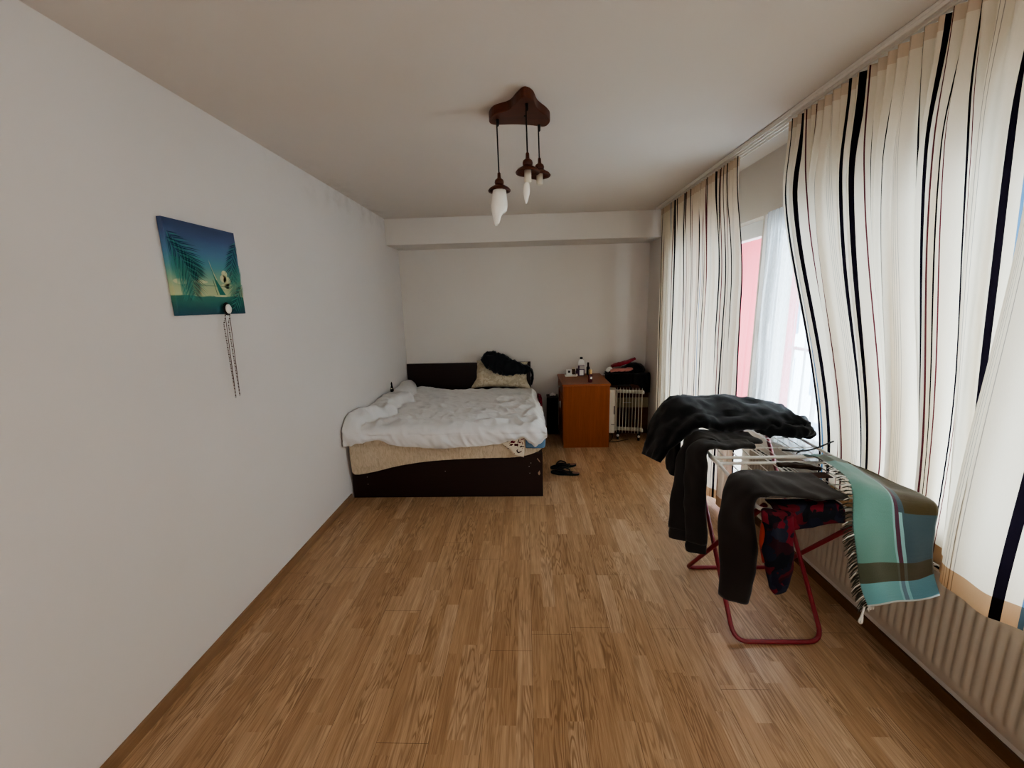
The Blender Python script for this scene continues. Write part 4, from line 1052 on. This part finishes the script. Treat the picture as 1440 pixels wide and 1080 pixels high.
# small brown knit piece and net cloth lying on the wires
j = MB(); loft(j, [RP(1.72, .42, .868), RP(1.71, .52, .871), RP(1.69, .62, .872), RP(1.67, .70, .868)], (0, 1, 0), [.014, .02, .02, .012], [.007, .009, .009, .006], 30, 16, .004, 3, 25)
tag(j.build('sock', M['brown'], None, RP(1.7, .5, .87)), 'dark brown sock lying on the rack wires beside the teal blanket', 'sock')
rows = [[RP(1.66, f, .858+.002*math.sin(f*30)) for f in (.38, .5, .62, .72)], [RP(1.63, f, .859) for f in (.38, .5, .62, .72)], [RP(1.605, f, .859) for f in (.38, .5, .62, .72)]]
tag(MB().grid(surf(rows, 12, 24), None, .003).build('cloth', M['brownnet'], None, RP(1.63, .5, .86)), 'reddish brown thin cloth flat on the wires behind the dark trousers', 'cloth')
hg = MB(); hg.tube(spline([Vector((1.235, 1.90, .868)), Vector((1.30, 1.88, .870)), Vector((1.36, 1.87, .882)), Vector((1.445, 1.86, .925))], 20), .004, 8); hg.tube([(1.28, 1.86, .866), (1.33, 1.89, .872)], .003, 8)
tag(hg.build('clothes_hanger', M['black'], None, (1.33, 1.88, .87)), 'thin black hanger sticking out beside the black jacket', 'hanger')

# teal plaid blanket: over the right rail and near crossbar, hanging down
Bk = [
    [(1128, 656, 1.80), (1140, 657, 1.80), (1152, 658, 1.80), (1160, 660, 1.79)],
    [(1146, 676, 1.66), (1160, 674, 1.68), (1178, 673, 1.69), (1195, 675, 1.68)],
    [(1172, 694, 1.53), (1192, 692, 1.53), (1216, 693, 1.53), (1240, 698, 1.51)],
    [(1193, 716, 1.385), (1216, 717, 1.38), (1244, 719, 1.375), (1274, 722, 1.365)],
    [(1199, 740, 1.306), (1224, 741, 1.308), (1254, 742, 1.314), (1284, 743, 1.316), (1316, 744, 1.312)],
    [(1203, 775, 1.298), (1230, 776, 1.290), (1258, 777, 1.300), (1285, 776, 1.305), (1314, 774, 1.300)],
    [(1209, 820, 1.295), (1234, 820, 1.275), (1262, 818, 1.285), (1288, 815, 1.29), (1315, 808, 1.285)],
    [(1220, 852, 1.285), (1244, 850, 1.262), (1270, 847, 1.27), (1297, 843, 1.275), (1323, 838, 1.27)]]
rows = [[W(*q) for q in r] for r in Bk]
for r, y, f in zip(rows, (1.79, 1.66, 1.50, 1.352), (.90, .97, 1.03, 1.045)): r.append(RP(y, f, .875))
for r in rows[:4]:
    for p in r: p.z = max(p.z, .878)
for r in rows[1:4]:
    r[0].z, r[1].z, r[2].z = .926, .918, .898
S_ = surf(rows, 70, 44)
S_ = displace(S_, lambda i, j_, p: .007*math.sin(j_*9+1.2)*ss(.35, .8, i)*(1-.3*i)+.004*nz(p.x*15, p.y*15, p.z*9)+.012*(1-ss(.0, .35, i))*(ridged(j_*3.2, i*1.5, 3)-.3))
bl_ = MB(); bl_.grid(S_, uvgrid(70, 44), .005)
bo = tag(bl_.build('blanket', M['plaid'], None, (1.25, 1.5, .87)), 'teal and olive plaid fringed blanket hanging off the near right rack corner', 'blanket')
fr_ = MB()
for i in range(14, 70):
    for q in range(2):
        p = S_[i][0]; d = (S_[i][0]-S_[i][2]).normalized(); t = i/69
        l = .028+.014*random.random()
        a = p+Vector((0, .002*q, 0)); e = a+d*l*(1-.5*ss(.5, .8, t))+Vector((random.uniform(-.004, .004), random.uniform(-.006, .006), -l*(.15+.75*ss(.4, .7, t))))
        fr_.tube([a, (a+e)/2+Vector((0, 0, .004)), e], [.0016, .0022, .001], 5, 1 if random.random() < (.30 if t < .55 else .10) else 0)
c_ = S_[69][0]
fr_.tube(spline([c_+Vector((-.012, 0, .0)), c_+Vector((-.016, 0, -.035)), c_+Vector((-.022, 0, -.06)), c_+Vector((-.012, 0, -.065)), c_+Vector((-.014, 0, -.03))], 18), .0035, 6, 1)
for q in range(5):
    p = S_[69][q]; fr_.tube([p, p+Vector((.001, 0, -.012-.008*random.random()))], .0014, 5, 1)
fr_.build('fringe', [M['fringe'], M['fringe2']], bo, c_)

# ------------------------------------------------------------------ daylight
wd = bpy.data.worlds.new('overcast_sky'); SC.world = wd; wd.use_nodes = True
nt = wd.node_tree; nt.nodes.clear()
ow = nt.nodes.new('ShaderNodeOutputWorld'); bg = nt.nodes.new('ShaderNodeBackground')
tc = nt.nodes.new('ShaderNodeTexCoord'); sx = nt.nodes.new('ShaderNodeSeparateXYZ'); rp = nt.nodes.new('ShaderNodeValToRGB')
nt.links.new(tc.outputs['Generated'], sx.inputs[0]); nt.links.new(sx.outputs[2], rp.inputs[0])
rp.color_ramp.elements[0].position = 0; rp.color_ramp.elements[0].color = (.55, .56, .56, 1)
rp.color_ramp.elements[1].position = .5; rp.color_ramp.elements[1].color = (.89, .95, 1.0, 1)
nt.links.new(rp.outputs[0], bg.inputs[0]); bg.inputs[1].default_value = 9.0
nt.links.new(bg.outputs[0], ow.inputs[0])
def portal(name, y0, y1, z0, z1):
    l = bpy.data.lights.new(name, 'AREA'); l.shape = 'RECTANGLE'; l.size = z1-z0; l.size_y = y1-y0; l.cycles.is_portal = True
    o = bpy.data.objects.new(name, l); C.objects.link(o); o.location = (1.80, (y0+y1)/2, (z0+z1)/2)
    o.rotation_euler = (0, PI/2, 0); return o
portal('window_portal', WY0, WY1, WZ0, WZ1); portal('door_portal', DY0, DY1, 0.02, WZ1)
# added fill light behind the viewer to lift the room, no real source
l = bpy.data.lights.new('fill_light', 'AREA'); l.shape = 'RECTANGLE'; l.size = 1.6; l.size_y = 1.4; l.energy = 14; l.color = (1, .96, .91)
o = bpy.data.objects.new('fill_light', l); C.objects.link(o); o.location = (-.2, YF+.05, 1.5); o.rotation_euler = (PI/2, 0, PI)
SC.view_settings.view_transform = 'AgX'; SC.view_settings.look = 'AgX - Medium High Contrast'; SC.view_settings.exposure = 1.58
SC.view_settings.use_white_balance = True; SC.view_settings.white_balance_temperature = 6000; SC.view_settings.white_balance_tint = 11
SC.cycles.max_bounces = 10; SC.cycles.diffuse_bounces = 6; SC.cycles.transparent_max_bounces = 12
SC.cycles.use_denoising = True
SC.cycles.sample_clamp_indirect = 8
